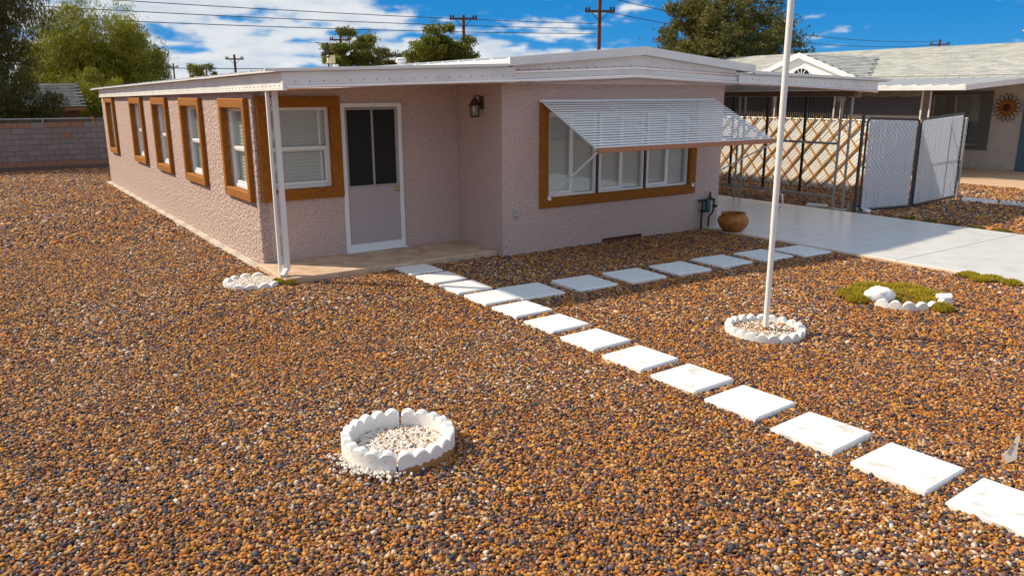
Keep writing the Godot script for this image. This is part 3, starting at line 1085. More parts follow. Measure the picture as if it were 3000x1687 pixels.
func make_carport():
	var c := thing("carport", "white flat carport roof on thin twin posts over the driveway", "carport")
	var pan := mb()
	extrude(pan, PackedVector2Array([Vector2(7.50, 2.462), Vector2(11.76, 2.376), Vector2(11.76, 2.392), Vector2(7.50, 2.478)]), -.215, .215)
	extrude(pan, PackedVector2Array([Vector2(7.77, 2.474), Vector2(11.76, 2.394), Vector2(11.76, 2.412), Vector2(7.77, 2.49)]), .17, .213)
	var pm := pan.commit()
	for i in 25:
		put(pm, "roof_panel", M.white_metal, c, Transform3D(Basis(), Vector3(0, 0, 1.285 - i * .44)))
	var st := mb()
	extrude(st, PackedVector2Array([Vector2(7.77, 2.48), Vector2(11.785, 2.39), Vector2(11.785, 2.428), Vector2(7.77, 2.528)]), 1.503, 1.55)
	build(st, "drip_edge", M.white_metal, c)
	st = mb()
	extrude(st, PackedVector2Array([Vector2(7.45, 2.312), Vector2(11.45, 2.18), Vector2(11.45, 2.388), Vector2(7.45, 2.497)]), 1.466, 1.50)
	build(st, "fascia", M.fascia_paint, c)
	st = mb()
	tube(st, [Vector3(7.448, 2.334, 1.478), Vector3(11.45, 2.20, 1.497)], .027, 10)
	build(st, "molding", M.molding_metal, c)
	st = mb()
	for i in 23:
		var x := 7.62 + i * .165
		box(st, Vector3(x, 2.398 - (x - 7.45) * .031, 1.502), Vector3(.010, .010, .008), Basis(Vector3.BACK, .6))
	tag(build(st, "screws", M.iron, c), "", "", "", "stuff")
	st = mb()
	span(st, Vector3(10.84, 2.105, -9.4), Vector3(10.95, 2.215, 1.43))
	build(st, "beam", M.beam_wood, c)
	st = mb()
	span(st, Vector3(10.87, 2.217, -9.4), Vector3(10.92, 2.385, 1.40))
	build(st, "beam_plate", M.fascia_paint, c)
	twin_post(c, Vector3(10.90, -.04, 1.25), .21, 2.143, M.grey_post)
	twin_post(c, Vector3(10.66, -.04, -1.03), .15, 2.14, M.grey_post)
	twin_post(c, Vector3(10.68, -.04, -4.2), .15, 2.14, M.grey_post)
	st = mb()
	cspan(st, Vector3(10.80, -.10, 1.08), Vector3(11.0, -.03, 1.42), .008)
	build(st, "post_footing", M.footing, c)

# ------------------------------------------------------------------ fences
func gate(label: String, at: Vector3, turn: float, w: float, hl: float, hr: float, lift: float):
	var g := thing("chain_link_gate", label, "gate", at, turn, "chain link gates filled with white slats")
	var st := mb()
	var r := .09
	var pts := []
	var cs := [[Vector2(r, lift * 0 + r), PI, 1.5 * PI], [Vector2(w - r, lift + r), 1.5 * PI, TAU], [Vector2(w - r, hr - r), 0.0, .5 * PI], [Vector2(r, hl - r), .5 * PI, PI]]
	for c in cs:
		for k in 6:
			var a: float = lerp(c[1], c[2], k / 5.0)
			pts.append(Vector3(c[0].x + r * cos(a), c[0].y + r * sin(a), 0))
	pts.append(pts[0])
	tube(st, pts, .021, 8, false)
	build(st, "frame", M.gate_frame, g)
	var n := int(w / .053)
	for i in n:
		var x := (i + .5) * w / n
		if x < .03 or x > w - .03: continue
		var y0: float = lerp(0.0, lift, x / w) + .03
		var y1: float = lerp(hl, hr, x / w) - .03
		var s := mb()
		box(s, Vector3(x, (y0 + y1) / 2, -.005 + .003 * (i % 2)), Vector3(.0505, y1 - y0, .004), Basis(Vector3.UP, rng.randf_range(-.12, .12)))
		build(s, "slat", M.plastic_slat, g)
	# woven wire: zigzags in front of and behind the slats
	st = mb()
	var q := .053
	var rows := int(hl / q)
	for i in n:
		for j in rows:
			var x0 := i * w / n
			var x1 := (i + 1) * w / n
			var yy := .03 + j * q + (lift * x0 / w)
			if yy + q > lerp(hl, hr, x0 / w) - .02: continue
			var up := (i + j) % 2 == 0
			bar(st, Vector3(x0, yy if up else yy + q, .007), Vector3(x1, yy + q if up else yy, .007), .0035, .0035)
	tag(build(st, "wire", M.galvanised, g), "", "", "", "stuff")
	st = mb()
	tube(st, [Vector3(.02, hl * .47, -.045), Vector3(w - .02, hr * .47, -.045)], .016, 6)
	build(st, "brace", M.gate_frame, g)
	return g

func post(label: String, at: Vector3, h: float, r: float, m: Material):
	var p := thing("fence_post", label, "fence post", at)
	var st := mb()
	tube(st, [Vector3.ZERO, Vector3(0, h, 0)], r, 10)
	build(st, "tube", m, p)
	st = mb()
	lathe(st, [Vector2(r * 1.15, h), Vector2(r * 1.1, h + r * .6), Vector2(0, h + r * 1.1)], 10)
	build(st, "cap", m, p)
	for y in [.28 * h, .82 * h]:
		st = mb()
		lathe(st, [Vector2(r * 1.02, y - .02), Vector2(r * 1.3, y - .018), Vector2(r * 1.3, y + .018), Vector2(r * 1.02, y + .02)], 10)
		build(st, "hinge_band", m, p)

func make_fences():
	# tall black wire panel between the carport posts
	var e := thing("wire_panel", "tall black posts with fine wire mesh between carport posts", "fence panel")
	for z in [-1.54, -.63, .29]:
		var s := mb()
		cspan(s, Vector3(10.975, .14, z - .022), Vector3(11.02, 2.10, z + .022), .004)
		build(s, "post", M.black_metal, e)
	for y in [.16, 1.19]:
		var s := mb()
		cspan(s, Vector3(10.93, y, -4.2), Vector3(10.972, y + .045, 1.13), .004)
		build(s, "rail", M.grey_post, e)
	var st := mb()
	var z0 := -4.2
	while z0 < 1.12:
		span(st, Vector3(10.9725, .20, z0), Vector3(10.9740, 2.09, z0 + .0015))
		z0 += .026
	var y0 := .21
	while y0 < 2.09:
		span(st, Vector3(10.9700, y0, -4.2), Vector3(10.9717, y0 + .0015, 1.12))
		y0 += .05
	tag(build(st, "wire_mesh", M.mesh_wire, e), "", "", "", "stuff")
	# chain link fence filled with diagonal white slats
	var f := thing("slatted_fence", "chain link fence filled with slanting white slats behind the carport", "fence")
	var sm := mb()
	box(sm, Vector3.ZERO, Vector3(.006, 2.20, .055))
	var smesh := sm.commit()
	var zz := -7.4
	while zz < 1.0:
		# leaning slats, cut at the ends of the fence
		if zz + .82 < 1.3:
			put(smesh, "slat", M.fence_slat, f, Transform3D(Basis(Vector3.RIGHT, PI / 4 + rng.randf_range(-.008, .008)), Vector3(13.68 + rng.randf_range(-.003, .003), .77, zz)))
		zz += .092
	st = mb()
	tube(st, [Vector3(13.72, 1.57, -8.2), Vector3(13.72, 1.57, 1.75)], .02, 8)
	build(st, "top_rail", M.galvanised, f)
	for z in [-6.2, -3.2, -.3, 1.75]:
		st = mb()
		tube(st, [Vector3(13.74, -.1, z), Vector3(13.74, 1.60, z)], .025, 8)
		build(st, "post", M.galvanised, f)
	# expanding wooden lattice in front of it
	var l := thing("wood_lattice", "orange wooden diamond lattice fixed to the slatted white fence", "lattice")
	var H := 1.62
	var run := 1.42
	zz = -6.9
	while zz < 1.2:
		for s in [-1.0, 1.0]:
			var a := Vector3(13.652 if s > 0 else 13.668, .0, zz)
			var b := Vector3(a.x, H, zz + s * run)
			if b.z > 1.35:
				b = a.lerp(b, (1.35 - a.z) / (b.z - a.z))
			st = mb()
			bar(st, a, b, .034, .014, Vector3.RIGHT)
			build(st, "batten", M.lattice_wood, l)
		zz += .42
	# gates and their posts
	var g1a := Vector2(11.0, 1.65)
	var g1b := Vector2(12.36, 1.90)
	gate("shaded chain link gate with white slats beside the carport posts", Vector3(g1a.x, -.03, g1a.y), -(g1b - g1a).angle(), (g1b - g1a).length(), 1.74, 1.70, .0)
	var g2a := Vector2(12.47, 1.885)
	var g2b := Vector2(14.33, 1.785)
	gate("sunlit chain link gate with white slats leading to neighbouring yard", Vector3(g2a.x, -.03, g2a.y), -(g2b - g2a).angle(), (g2b - g2a).length(), 1.70, 1.78, .035)
	post("dark grey gate post beside the carport posts", Vector3(10.88, -.1, 1.63), 1.85, .03, M.gate_frame)
	post("galvanised gate post beside white scalloped edging", Vector3(14.45, -.1, 1.775), 1.74, .028, M.galvanised)

# ------------------------------------------------------------------ shingles
func shingles(parent: Node, o: Vector3, u: Vector3, v: Vector3, w: float, l: float, tw: float, ex: float, mats: Array, cols: Array, most: int, keep: Callable):
	# o is the lower corner, u runs along the eave, v up the slope
	var n := u.cross(v).normalized()
	if n.y < 0: n = -n
	var B := Basis(u, n, v)
	var st := mb()
	extrude(st, PackedVector2Array([Vector2(0, .0), Vector2(0, .02), Vector2(ex * 1.08, .006), Vector2(ex * 1.08, .0)]), -(tw - .012) / 2, (tw - .012) / 2, Transform3D(Basis(Vector3(0, 0, 1), Vector3(0, 1, 0), Vector3(1, 0, 0)), Vector3.ZERO))
	var m := st.commit()
	var all := []
	for j in int(l / ex):
		for i in int(w / tw) + 1:
			var x: float = (i + (.5 if j % 2 else 0.0)) * tw + rng.randf_range(-.008, .008)
			if x > w: continue
			var p := o + u * x + v * (j * ex)
			if not keep.call(p): continue
			all.append(p)
	all.sort_custom(func(a, b): return a.distance_squared_to(CAM) < b.distance_squared_to(CAM))
	var buf := PackedFloat32Array()
	for k in all.size():
		var p: Vector3 = all[k] + n * .002
		var r := rng.randi() % 3
		if k < most:
			put(m, "shingle", mats[r], parent, Transform3D(B, p))
		else:
			push(buf, B, p, cols[r])
	if buf.size():
		var mm = multi(m, M.shingle_multi, buf, "shingles", parent)
		tag(mm, "", "", "", "stuff")

# ------------------------------------------------------------------ neighbour to the right
func make_neighbour():
	var sm := mat("shingle_multi", Color.WHITE, 0.95)
	sm.vertex_color_use_as_albedo = true
	var cols := [Color(.43, .44, .42), Color(.49, .50, .48), Color(.37, .38, .365)]
	var mats := [M.shingle_a, M.shingle_b, M.shingle_c]
	var p := sub(self, "neighbour_patio")
	tag(p, "", "", "", "structure")
	var st := mb()
	cspan(st, Vector3(17.8, -.16, -16), Vector3(22.0, -.05, 12), .01)
	build(st, "concrete_slab", M.patio_concrete, p)
	var h := thing("house", "cream neighbouring house with grey shingle roof and white metal porch roof", "house")
	var WX := Transform3D(side, Vector3(22.1, 0, 0))
	st = mb()
	wall(st, Rect2(-16, -.1, 24, 2.85), [Rect2(-2.32, .62, .78, 1.49), Rect2(-3.0, .62, .52, 1.49)], .15, WX)
	build(st, "wall", M.neighbour_wall, h)
	st = mb()
	span(st, Vector3(22.26, -.1, -16), Vector3(32, 2.7, -15.8))
	span(st, Vector3(22.26, -.1, 7.8), Vector3(32, 2.7, 8))
	span(st, Vector3(31.8, -.1, -15.8), Vector3(32, 2.7, 7.8))
	build(st, "wall", M.neighbour_wall, h)
	st = mb()
	span(st, Vector3(22.3, 0, -5), Vector3(22.9, .02, 1))
	span(st, Vector3(22.9, 0, -5), Vector3(23, 2.7, 1))
	build(st, "interior_wall", M.interior, h)
	st = mb()
	wall(st, Rect2(-3.05, .50, 1.83, 1.72), [Rect2(-2.32, .62, .78, 1.49), Rect2(-3.0, .62, .52, 1.49)], .03, Transform3D(side, Vector3(22.065, 0, 0)))
	build(st, "window_surround", M.neighbour_trim, h)
	for k in [[-2.32, .78], [-3.0, .52]]:
		var win := sub(h, "window", Transform3D(side, Vector3(22.1, .62, k[0])))
		st = mb()
		ring_frame(st, Rect2(0, 0, k[1], 1.49), Rect2(.04, .04, k[1] - .08, 1.41), -.10, -.02, .005)
		build(st, "frame", M.window_blind, win)
		st = mb()
		span(st, Vector3(.041, .041, -.06), Vector3(k[1] - .041, 1.449, -.056))
		build(st, "pane", M.glass, win)
		st = mb()
		span(st, Vector3(.041, .71, -.09), Vector3(k[1] - .041, 1.449, -.085))
		build(st, "blind", M.window_blind, win)
		st = mb()
		span(st, Vector3(.041, .041, -.13), Vector3(k[1] - .041, .70, -.125))
		build(st, "screen", M.window_dark, win)
	var d := sub(h, "door")
	st = mb()
	cspan(st, Vector3(22.055, -.04, -.36), Vector3(22.098, 2.02, .62), .006)
	build(st, "leaf", M.blue_door, d)
	st = mb()
	lathe(st, [Vector2(0, 0), Vector2(.025, .003), Vector2(.03, .03), Vector2(0, .045)], 12, Transform3D(Basis(Vector3.BACK, PI / 2), Vector3(22.05, .95, .52)))
	build(st, "handle", M.brass, d)
	# main roof
	var u := Vector3(0, 0, 1)
	var v := Vector3(5.7, 1.17, 0).normalized()
	var rf := sub(h, "roof")
	st = mb()
	extrude(st, PackedVector2Array([Vector2(21.4, 2.66), Vector2(27.1, 3.83), Vector2(32.8, 2.66), Vector2(32.8, 2.56), Vector2(27.1, 3.73), Vector2(21.4, 2.56)]), -17, 9)
	build(st, "deck", M.shingle_c, rf)
	shingles(rf, Vector3(21.39, 2.668, -14), u, v, 20.0, 5.8, .33, .16, mats, cols, 220, func(_q): return true)
	# cross gable
	var pk := Vector3(20.5, 3.50, -6.85)
	var sl := .38
	var hw := 2.35
	st = mb()
	var gxf := Transform3D(Basis(Vector3(0, 0, 1), Vector3(0, 1, 0), Vector3(-1, 0, 0)), Vector3(0, 0, pk.z))
	extrude(st, PackedVector2Array([Vector2(0, 3.48), Vector2(hw, 3.48 - hw * sl), Vector2(hw, 3.38 - hw * sl), Vector2(0, 3.38), Vector2(-hw, 3.38 - hw * sl), Vector2(-hw, 3.48 - hw * sl)]), -25.6, -20.5, gxf)
	build(st, "gable_deck", M.shingle_c, rf)
	st = mb()
	extrude(st, PackedVector2Array([Vector2(0, 3.495), Vector2(hw + .03, 3.485 - hw * sl), Vector2(hw + .03, 3.34 - hw * sl), Vector2(0, 3.33), Vector2(-hw - .03, 3.34 - hw * sl), Vector2(-hw - .03, 3.485 - hw * sl)]), -20.498, -20.44, gxf)
	build(st, "rake_board", M.gable_white, rf)
	st = mb()
	extrude(st, PackedVector2Array([Vector2(0, 3.36), Vector2(hw - .1, 3.36 - hw * sl), Vector2(hw - .1, 1.9), Vector2(-hw + .1, 1.9), Vector2(-hw + .1, 3.36 - hw * sl)]), -20.75, -20.6, gxf)
	build(st, "gable_wall", M.gable_white, h)
	var gw := sub(h, "gable_window", Transform3D(gxf.basis, Vector3(20.6, 2.72, -6.78)))
	st = mb()
	var half := PackedVector2Array()
	for k in 13: half.append(Vector2(.36 * cos(PI * k / 12.0), .28 * sin(PI * k / 12.0)))
	extrude(st, half, .002, .02)
	build(st, "pane", M.window_dark, gw)
	st = mb()
	for a in [PI / 3, PI / 2, 2 * PI / 3]:
		bar(st, Vector3(0, 0, .03), Vector3(.35 * cos(a), .28 * sin(a), .03), .02, .012, Vector3.BACK)
	var arc := []
	for k in 13: arc.append(Vector3(.36 * cos(PI * k / 12.0), .28 * sin(PI * k / 12.0), .025))
	tube(st, arc, .02, 5)
	build(st, "muntin", M.gable_white, gw)
	for s in [1.0, -1.0]:
		var uv := Vector3(0, -sl * 1.0, s * 1.0).normalized()
		var keep := func(q: Vector3) -> bool: return q.y > 2.70 + (q.x - 21.4) * .2053
		shingles(rf, Vector3(20.67, 3.488 - hw * sl, pk.z + s * hw), Vector3(1, 0, 0), -uv, 5.2, hw * sqrt(1 + sl * sl), .33, .16, mats, cols, 80 if s > 0 else 0, keep)
	# metal porch roof
	var pr := sub(h, "porch_roof")
	var pan := mb()
	extrude(pan, PackedVector2Array([Vector2(17.6, 2.34), Vector2(22.08, 2.62), Vector2(22.08, 2.635), Vector2(17.6, 2.355)]), -.20, .20)
	extrude(pan, PackedVector2Array([Vector2(17.6, 2.357), Vector2(22.08, 2.637), Vector2(22.08, 2.667), Vector2(17.6, 2.387)]), .165, .198)
	var pm := pan.commit()
	for i in 35:
		put(pm, "roof_panel", M.white_metal, pr, Transform3D(Basis(), Vector3(0, 0, -.105 - i * .41)))
	st = mb()
	span(st, Vector3(17.56, 2.235, -14.4), Vector3(17.598, 2.36, .11))
	build(st, "fascia", M.fascia_paint, pr)
	st = mb()
	extrude(st, PackedVector2Array([Vector2(17.56, 2.232), Vector2(22.08, 2.50), Vector2(22.08, 2.65), Vector2(17.56, 2.365)]), .113, .15)
	build(st, "end_fascia", M.fascia_paint, pr)
	for z in [-1.035, -3.61, -5.90, -8.4]:
		twin_post(h, Vector3(18.0, -.05, z), .22, 2.28, M.gable_white)
	# sun screens
	for k in [[-3.45, -1.25, 0.0], [-5.78, -3.76, 1.0], [-8.25, -6.02, 1.0], [-12.0, -8.5, 1.0]]:
		st = mb()
		if k[2] > 0:
			var zz: float = k[0]
			while zz < k[1]:
				bar(st, Vector3(18.12, .35, zz), Vector3(18.12, 2.07, zz), .02, .06, Vector3.RIGHT)
				zz += .075
			span(st, Vector3(18.14, .35, k[0]), Vector3(18.15, 2.07, k[1]))
		else:
			var poly := PackedVector2Array([Vector2(k[0], .35), Vector2(k[1], .35), Vector2(k[1], 2.10)])
			for i in 9:
				var t := 1.0 - (i + 1) / 9.0
				poly.append(Vector2(lerp(k[0], k[1], t), 2.10 - .04 * sin(PI * fmod(t * 3.0, 1.0)) - .02 * (1 - t)))
			extrude(st, poly, -18.13, -18.12, Transform3D(side, Vector3.ZERO))
		var scr = thing("sun_screen", {-3.45: "grey fabric sun screen with hanging rings on the neighbouring porch", -5.78: "dark pleated sun screen next to the grey fabric screen", -8.25: "dark pleated sun screen, second beyond the grey fabric screen", -12.0: "dark pleated sun screen, third beyond the grey fabric screen"}[k[0]], "screen", Vector3.ZERO, 0.0, "" if k[2] == 0 else "pleated screens on the neighbouring porch")
		build(st, "cloth", M.sun_screen, scr)
		for t in [.02, .34, .67, .97]:
			st = mb()
			var z: float = lerp(k[0], k[1], t)
			tube(st, [Vector3(18.125, 2.06, z), Vector3(18.125, 2.20, z)], .008, 5)
			build(st, "hanger", M.galvanised, scr)
	# sunflower ornament
	var s := thing("wall_ornament", "rusty metal sunflower ornament on the cream neighbouring wall", "ornament", Vector3(22.09, 1.75, -.80), 0)
	for k in 16:
		var a := TAU * (k + .5) / 16.0
		var dv := Vector3(0, sin(a), cos(a))
		var nv := Vector3(0, cos(a), -sin(a))
		st = mb()
		var L := .41
		tube(st, [dv * .16 + Vector3(-.03, 0, 0), dv * .27 + nv * .06 + Vector3(-.04, 0, 0), dv * .33 + nv * .05 + Vector3(-.04, 0, 0), dv * L + Vector3(-.03, 0, 0), dv * .33 - nv * .05 + Vector3(-.04, 0, 0), dv * .27 - nv * .06 + Vector3(-.04, 0, 0), dv * .16 + Vector3(-.03, 0, 0)], .009, 5)
		build(st, "petal_outline", M.sun_dark, s)
	for k in 16:
		var a := TAU * k / 16.0
		var xf := Transform3D(side * Basis(Vector3.BACK, a), Vector3(-.03, 0, 0))
		st = mb()
		extrude(st, PackedVector2Array([Vector2(.08, 0), Vector2(.17, .042), Vector2(.24, .03), Vector2(.32, 0), Vector2(.24, -.03), Vector2(.17, -.042)]), .0, .008, xf)
		build(st, "petal", M.sun_rust, s)
	st = mb()
	lathe(st, [Vector2(.11, 0), Vector2(.11, .03), Vector2(.07, .05), Vector2(0, .055)], 20, Transform3D(Basis(Vector3.BACK, PI / 2), Vector3(-.03, 0, 0)))
	build(st, "disc", M.sun_dark, s)

# ------------------------------------------------------------------ block wall at the rear left
func make_block_wall():
	var w := thing("block_wall", "grey concrete block wall with reddish courses behind the house", "wall", Vector3(0, 0, -18))
	var bw := .356
	var bh := .166
	var st := mb()
	span(st, Vector3(-7.4, -.14, -.14), Vector3(.42, 1.28, -.008))
	span(st, Vector3(.42, -.14, -.14), Vector3(5.0, 1.49, -.008))
	build(st, "mortar_core", M.mortar, w)
	st = mb()
	cspan(st, Vector3(-bw / 2 + .005, -bh / 2 + .005, -.02), Vector3(bw / 2 - .005, bh / 2 - .005, .006), .004)
	var m := st.commit()
	st = mb()
	cspan(st, Vector3(-bw / 4 + .005, -bh / 2 + .005, -.02), Vector3(bw / 4 - .005, bh / 2 - .005, .006), .004)
	var mh := st.commit()
	for j in 10:
		var y := -.12 + bh * (j + .5)
		var x := -7.4 + (bw / 2 if j % 2 else 0.0)
		if j % 2: put(mh, "block", M.block_mid, w, Transform3D(Basis(), Vector3(-7.4 + bw / 4, y, 0)))
		while x < 3.0:
			var tall := x > .36
			if j < (9.4 if tall else 8.4):
				var mt = [M.block_grey, M.block_mid][rng.randi() % 2]
				if j == 0: mt = M.block_low
				elif j == 1: mt = M.block_red
				elif j == 8 and not tall: mt = M.block_red if rng.randf() < .75 else M.block_grey
				elif rng.randf() < .05: mt = M.block_red
				put(m, "block", mt, w, Transform3D(Basis(), Vector3(x + bw / 2, y, rng.randf_range(-.003, .003))))
			x += bw
	var f := thing("chain_link_topper", "low galvanised chain link strip on top of the block wall", "fence", Vector3(0, 1.37, -18.07))
	st = mb()
	tube(st, [Vector3(-7.3, .13, 0), Vector3(.38, .11, 0)], .018, 6)
	build(st, "top_rail", M.galvanised, f)
	for x in [-6.3, -4.5, -2.75, -1.02]:
		st = mb()
		tube(st, [Vector3(x, -.09, 0), Vector3(x + .01, .12, 0)], .018, 6)
		build(st, "post", M.galvanised, f)
	st = mb()
	cspan(st, Vector3(.34, -.09, -.03), Vector3(.40, .16, .03), .004)
	build(st, "end_post", M.lattice_wood, f)
	st = mb()
	var x0 := -7.3
	while x0 < .30:
		bar(st, Vector3(x0, -.08, .012), Vector3(x0 + .19, .11, .012), .0025, .0025)
		bar(st, Vector3(x0 + .19, -.08, .015), Vector3(x0, .11, .015), .0025, .0025)
		x0 += .055
	tag(build(st, "wire", M.galvanised, f), "", "", "", "stuff")
	# white chips washed against the foot of the wall
	var buf := PackedFloat32Array()
	for i in 700:
		var s := rng.randf_range(.012, .03)
		push(buf, Basis.from_euler(Vector3(rng.randf() * 3, rng.randf() * 6, 0)).scaled_local(Vector3(s, s * .6, s)), Vector3(rng.randf_range(-4.5, 1.2), -.09, -17.75 + rng.randfn(0, .07)), Color(.55, .52, .48).lerp(Color(.3, .25, .2), rng.randf()))
	var mm = multi(blob(5, 0), M.chips, buf, "white_rubble", self)
	tag(mm, "scattered pale rubble along the foot of the block wall", "rubble", "", "stuff")

func make_shed():
	var cols := [Color(.10, .115, .12), Color(.13, .145, .15), Color(.08, .092, .098)]
	var h := thing("shed", "small brown shed with dark grey shingle roof beyond the block wall", "shed", Vector3(0, 0, 0))
	var st := mb()
	span(st, Vector3(-3.1, -.1, -28.9), Vector3(.86, 1.80, -25.9))
	build(st, "wall", M.shed_wall, h)
	st = mb()
	extrude(st, PackedVector2Array([Vector2(-25.5, 1.74), Vector2(-27.35, 2.66), Vector2(-29.2, 1.74), Vector2(-29.2, 1.68), Vector2(-27.35, 2.58), Vector2(-25.5, 1.68)]), -1.06, 3.4, Transform3D(Basis(Vector3(0, 0, 1), Vector3(0, 1, 0), Vector3(-1, 0, 0)), Vector3.ZERO))
	build(st, "roof", M.slate_c, h)
	st = mb()
	span(st, Vector3(-3.4, 1.60, -25.50), Vector3(1.06, 1.73, -25.46))
	build(st, "eave_board", M.shed_trim, h)
	shingles(h, Vector3(-3.4, 1.745, -25.48), Vector3(1, 0, 0), Vector3(0, .92, -1.85).normalized(), 4.46, 2.05, .31, .14, [M.slate_a, M.slate_b, M.slate_c], cols, 300, func(_q): return true)

# ------------------------------------------------------------------ yard
var stone_rects := []    # [centre x, centre z, half size]
var ring_spots := []     # [x, z, radius]

func scallop(st: SurfaceTool, at: Callable, n: int, thick: float, y0: float, yv: float, amp: float, wob := 0.0):
	# at(s) gives [point on the middle line, sideways unit vector]
	var steps := n * 8
	var rows := []
	for i in steps + 1:
		var s := float(i) / steps
		var q = at.call(s)
		var fr: float = fposmod(s * n, 1.0)
		if i == steps: fr = 1.0
		var top: float = yv + amp * pow(max(0.0, 1.0 - pow(abs(2.0 * fr - 1.0), 2.1)), .8)
		var c: Vector3 = q[0]
		var nn: Vector3 = q[1]
		var b := .008
		rows.append([c + nn * thick / 2 + Vector3(0, y0, 0), c + nn * thick / 2 + Vector3(0, top - b, 0), c + nn * (thick / 2 - b) + Vector3(0, top, 0), c - nn * (thick / 2 - b) + Vector3(0, top, 0), c - nn * thick / 2 + Vector3(0, top - b, 0), c - nn * thick / 2 + Vector3(0, y0, 0), nn])
	for i in steps:
		var a = rows[i]
		var b = rows[i + 1]
		var nn: Vector3 = a[6]
		for k in 5:
			var want: Vector3 = [nn, nn + Vector3.UP, Vector3.UP, Vector3.UP - nn, -nn][k]
			var nrm: Vector3 = (b[k] - a[k]).cross(a[k + 1] - a[k]).normalized()
			if nrm.dot(want) < 0: nrm = -nrm
			face(st, [a[k], b[k], b[k + 1], a[k + 1]], nrm)
	for e in [0, steps]:
		var r = rows[e]
		var dirn: Vector3 = (rows[0][0] - rows[1][0]) if e == 0 else (rows[steps][0] - rows[steps - 1][0])
		face(st, [r[0], r[1], r[2], r[3], r[4], r[5]], dirn.normalized())

func ring_piece(label: String, c: Vector3, R: float, a0: float, a1: float, n: int, y0: float, yv: float, amp: float, group := "", thick := .062):
	var st := mb()
	var at := func(s: float):
		var a: float = lerp(a0, a1, s)
		var d := Vector3(cos(a), 0, sin(a))
		return [d * (R - thick / 2), d]
	scallop(st, at, n, thick, y0, yv, amp)
	var o := build(st, "edging_block", M.ring_paint, self, Transform3D(Basis(), c))
	tag(o, label, "edging", group)
	return o

func stain(parent: Node, c: Vector3, R: float, a0: float, a1: float, seed_: int):
	# ragged crust of orange soil that clings to the foot of the block
	var nz := noise(FastNoiseLite.TYPE_SIMPLEX, 6.0, seed_, 4)
	var st := mb()
	var n := 60
	for i in n:
		var q := []
		for k in [i, i + 1]:
			var t := float(k) / n
			var a: float = lerp(a0, a1, t)
			var d := Vector3(cos(a), 0, sin(a))
			var y: float = -.05 + (.030 + .028 * nz.get_noise_1d(a)) * pow(sin(PI * clamp(t, .001, .999)), .6)
			q.append(d * (R + .0022) + Vector3(0, -.075, 0))
			q.append(d * (R + .0012) + Vector3(0, y, 0))
		face(st, [q[0], q[1], q[3], q[2]], Vector3(q[0].x, 0, q[0].z).normalized())
	build(st, "soil_crust", M.soil_crust, parent)

func chip_fill(label: String, c: Vector3, R: float, y: float, count: int, brown: float, seed_: int):
	var r := RandomNumberGenerator.new()
	r.seed = seed_
	var buf := PackedFloat32Array()
	for i in count:
		var a := r.randf() * TAU
		var d := sqrt(r.randf()) * R
		var s := r.randf_range(.006, .014)
		var col := Color(.80, .75, .69).lerp(Color(.66, .58, .51), r.randf())
		if r.randf() < brown:
			col = [Color(.36, .15, .04), Color(.10, .09, .09), Color(.42, .26, .14)][r.randi() % 3]
			s *= 1.3
		push(buf, Basis.from_euler(Vector3(r.randf() * 6, r.randf() * 6, 0)).scaled_local(Vector3(s, s * .7, s * .85)), c + Vector3(cos(a) * d, y + r.randf() * .012, sin(a) * d), col)
	var mm = multi(blob(9, 0, .3), M.chips, buf, "white_chips", self)
	tag(mm, label, "stone chips", "", "stuff")

func stepping_stone(i: int, x: float, z: float, s: float, turn: float, label: String, worn: bool):
	var st := mb()
	cbox(st, Vector3(0, .018, 0), Vector3(s, .085, s), .010)
	var mt = M.worn_paint if worn else M.white_paint
	var o := build(st, "stepping_stone", mt, self, Transform3D(Basis(Vector3.UP, turn) * Basis(Vector3.RIGHT, rng.randf_range(-.008, .008)), Vector3(x, -.101, z)))
	tag(o, label, "stepping stone", "plain stepping stones of the long walk")
	stone_rects.append([x, z, s / 2])

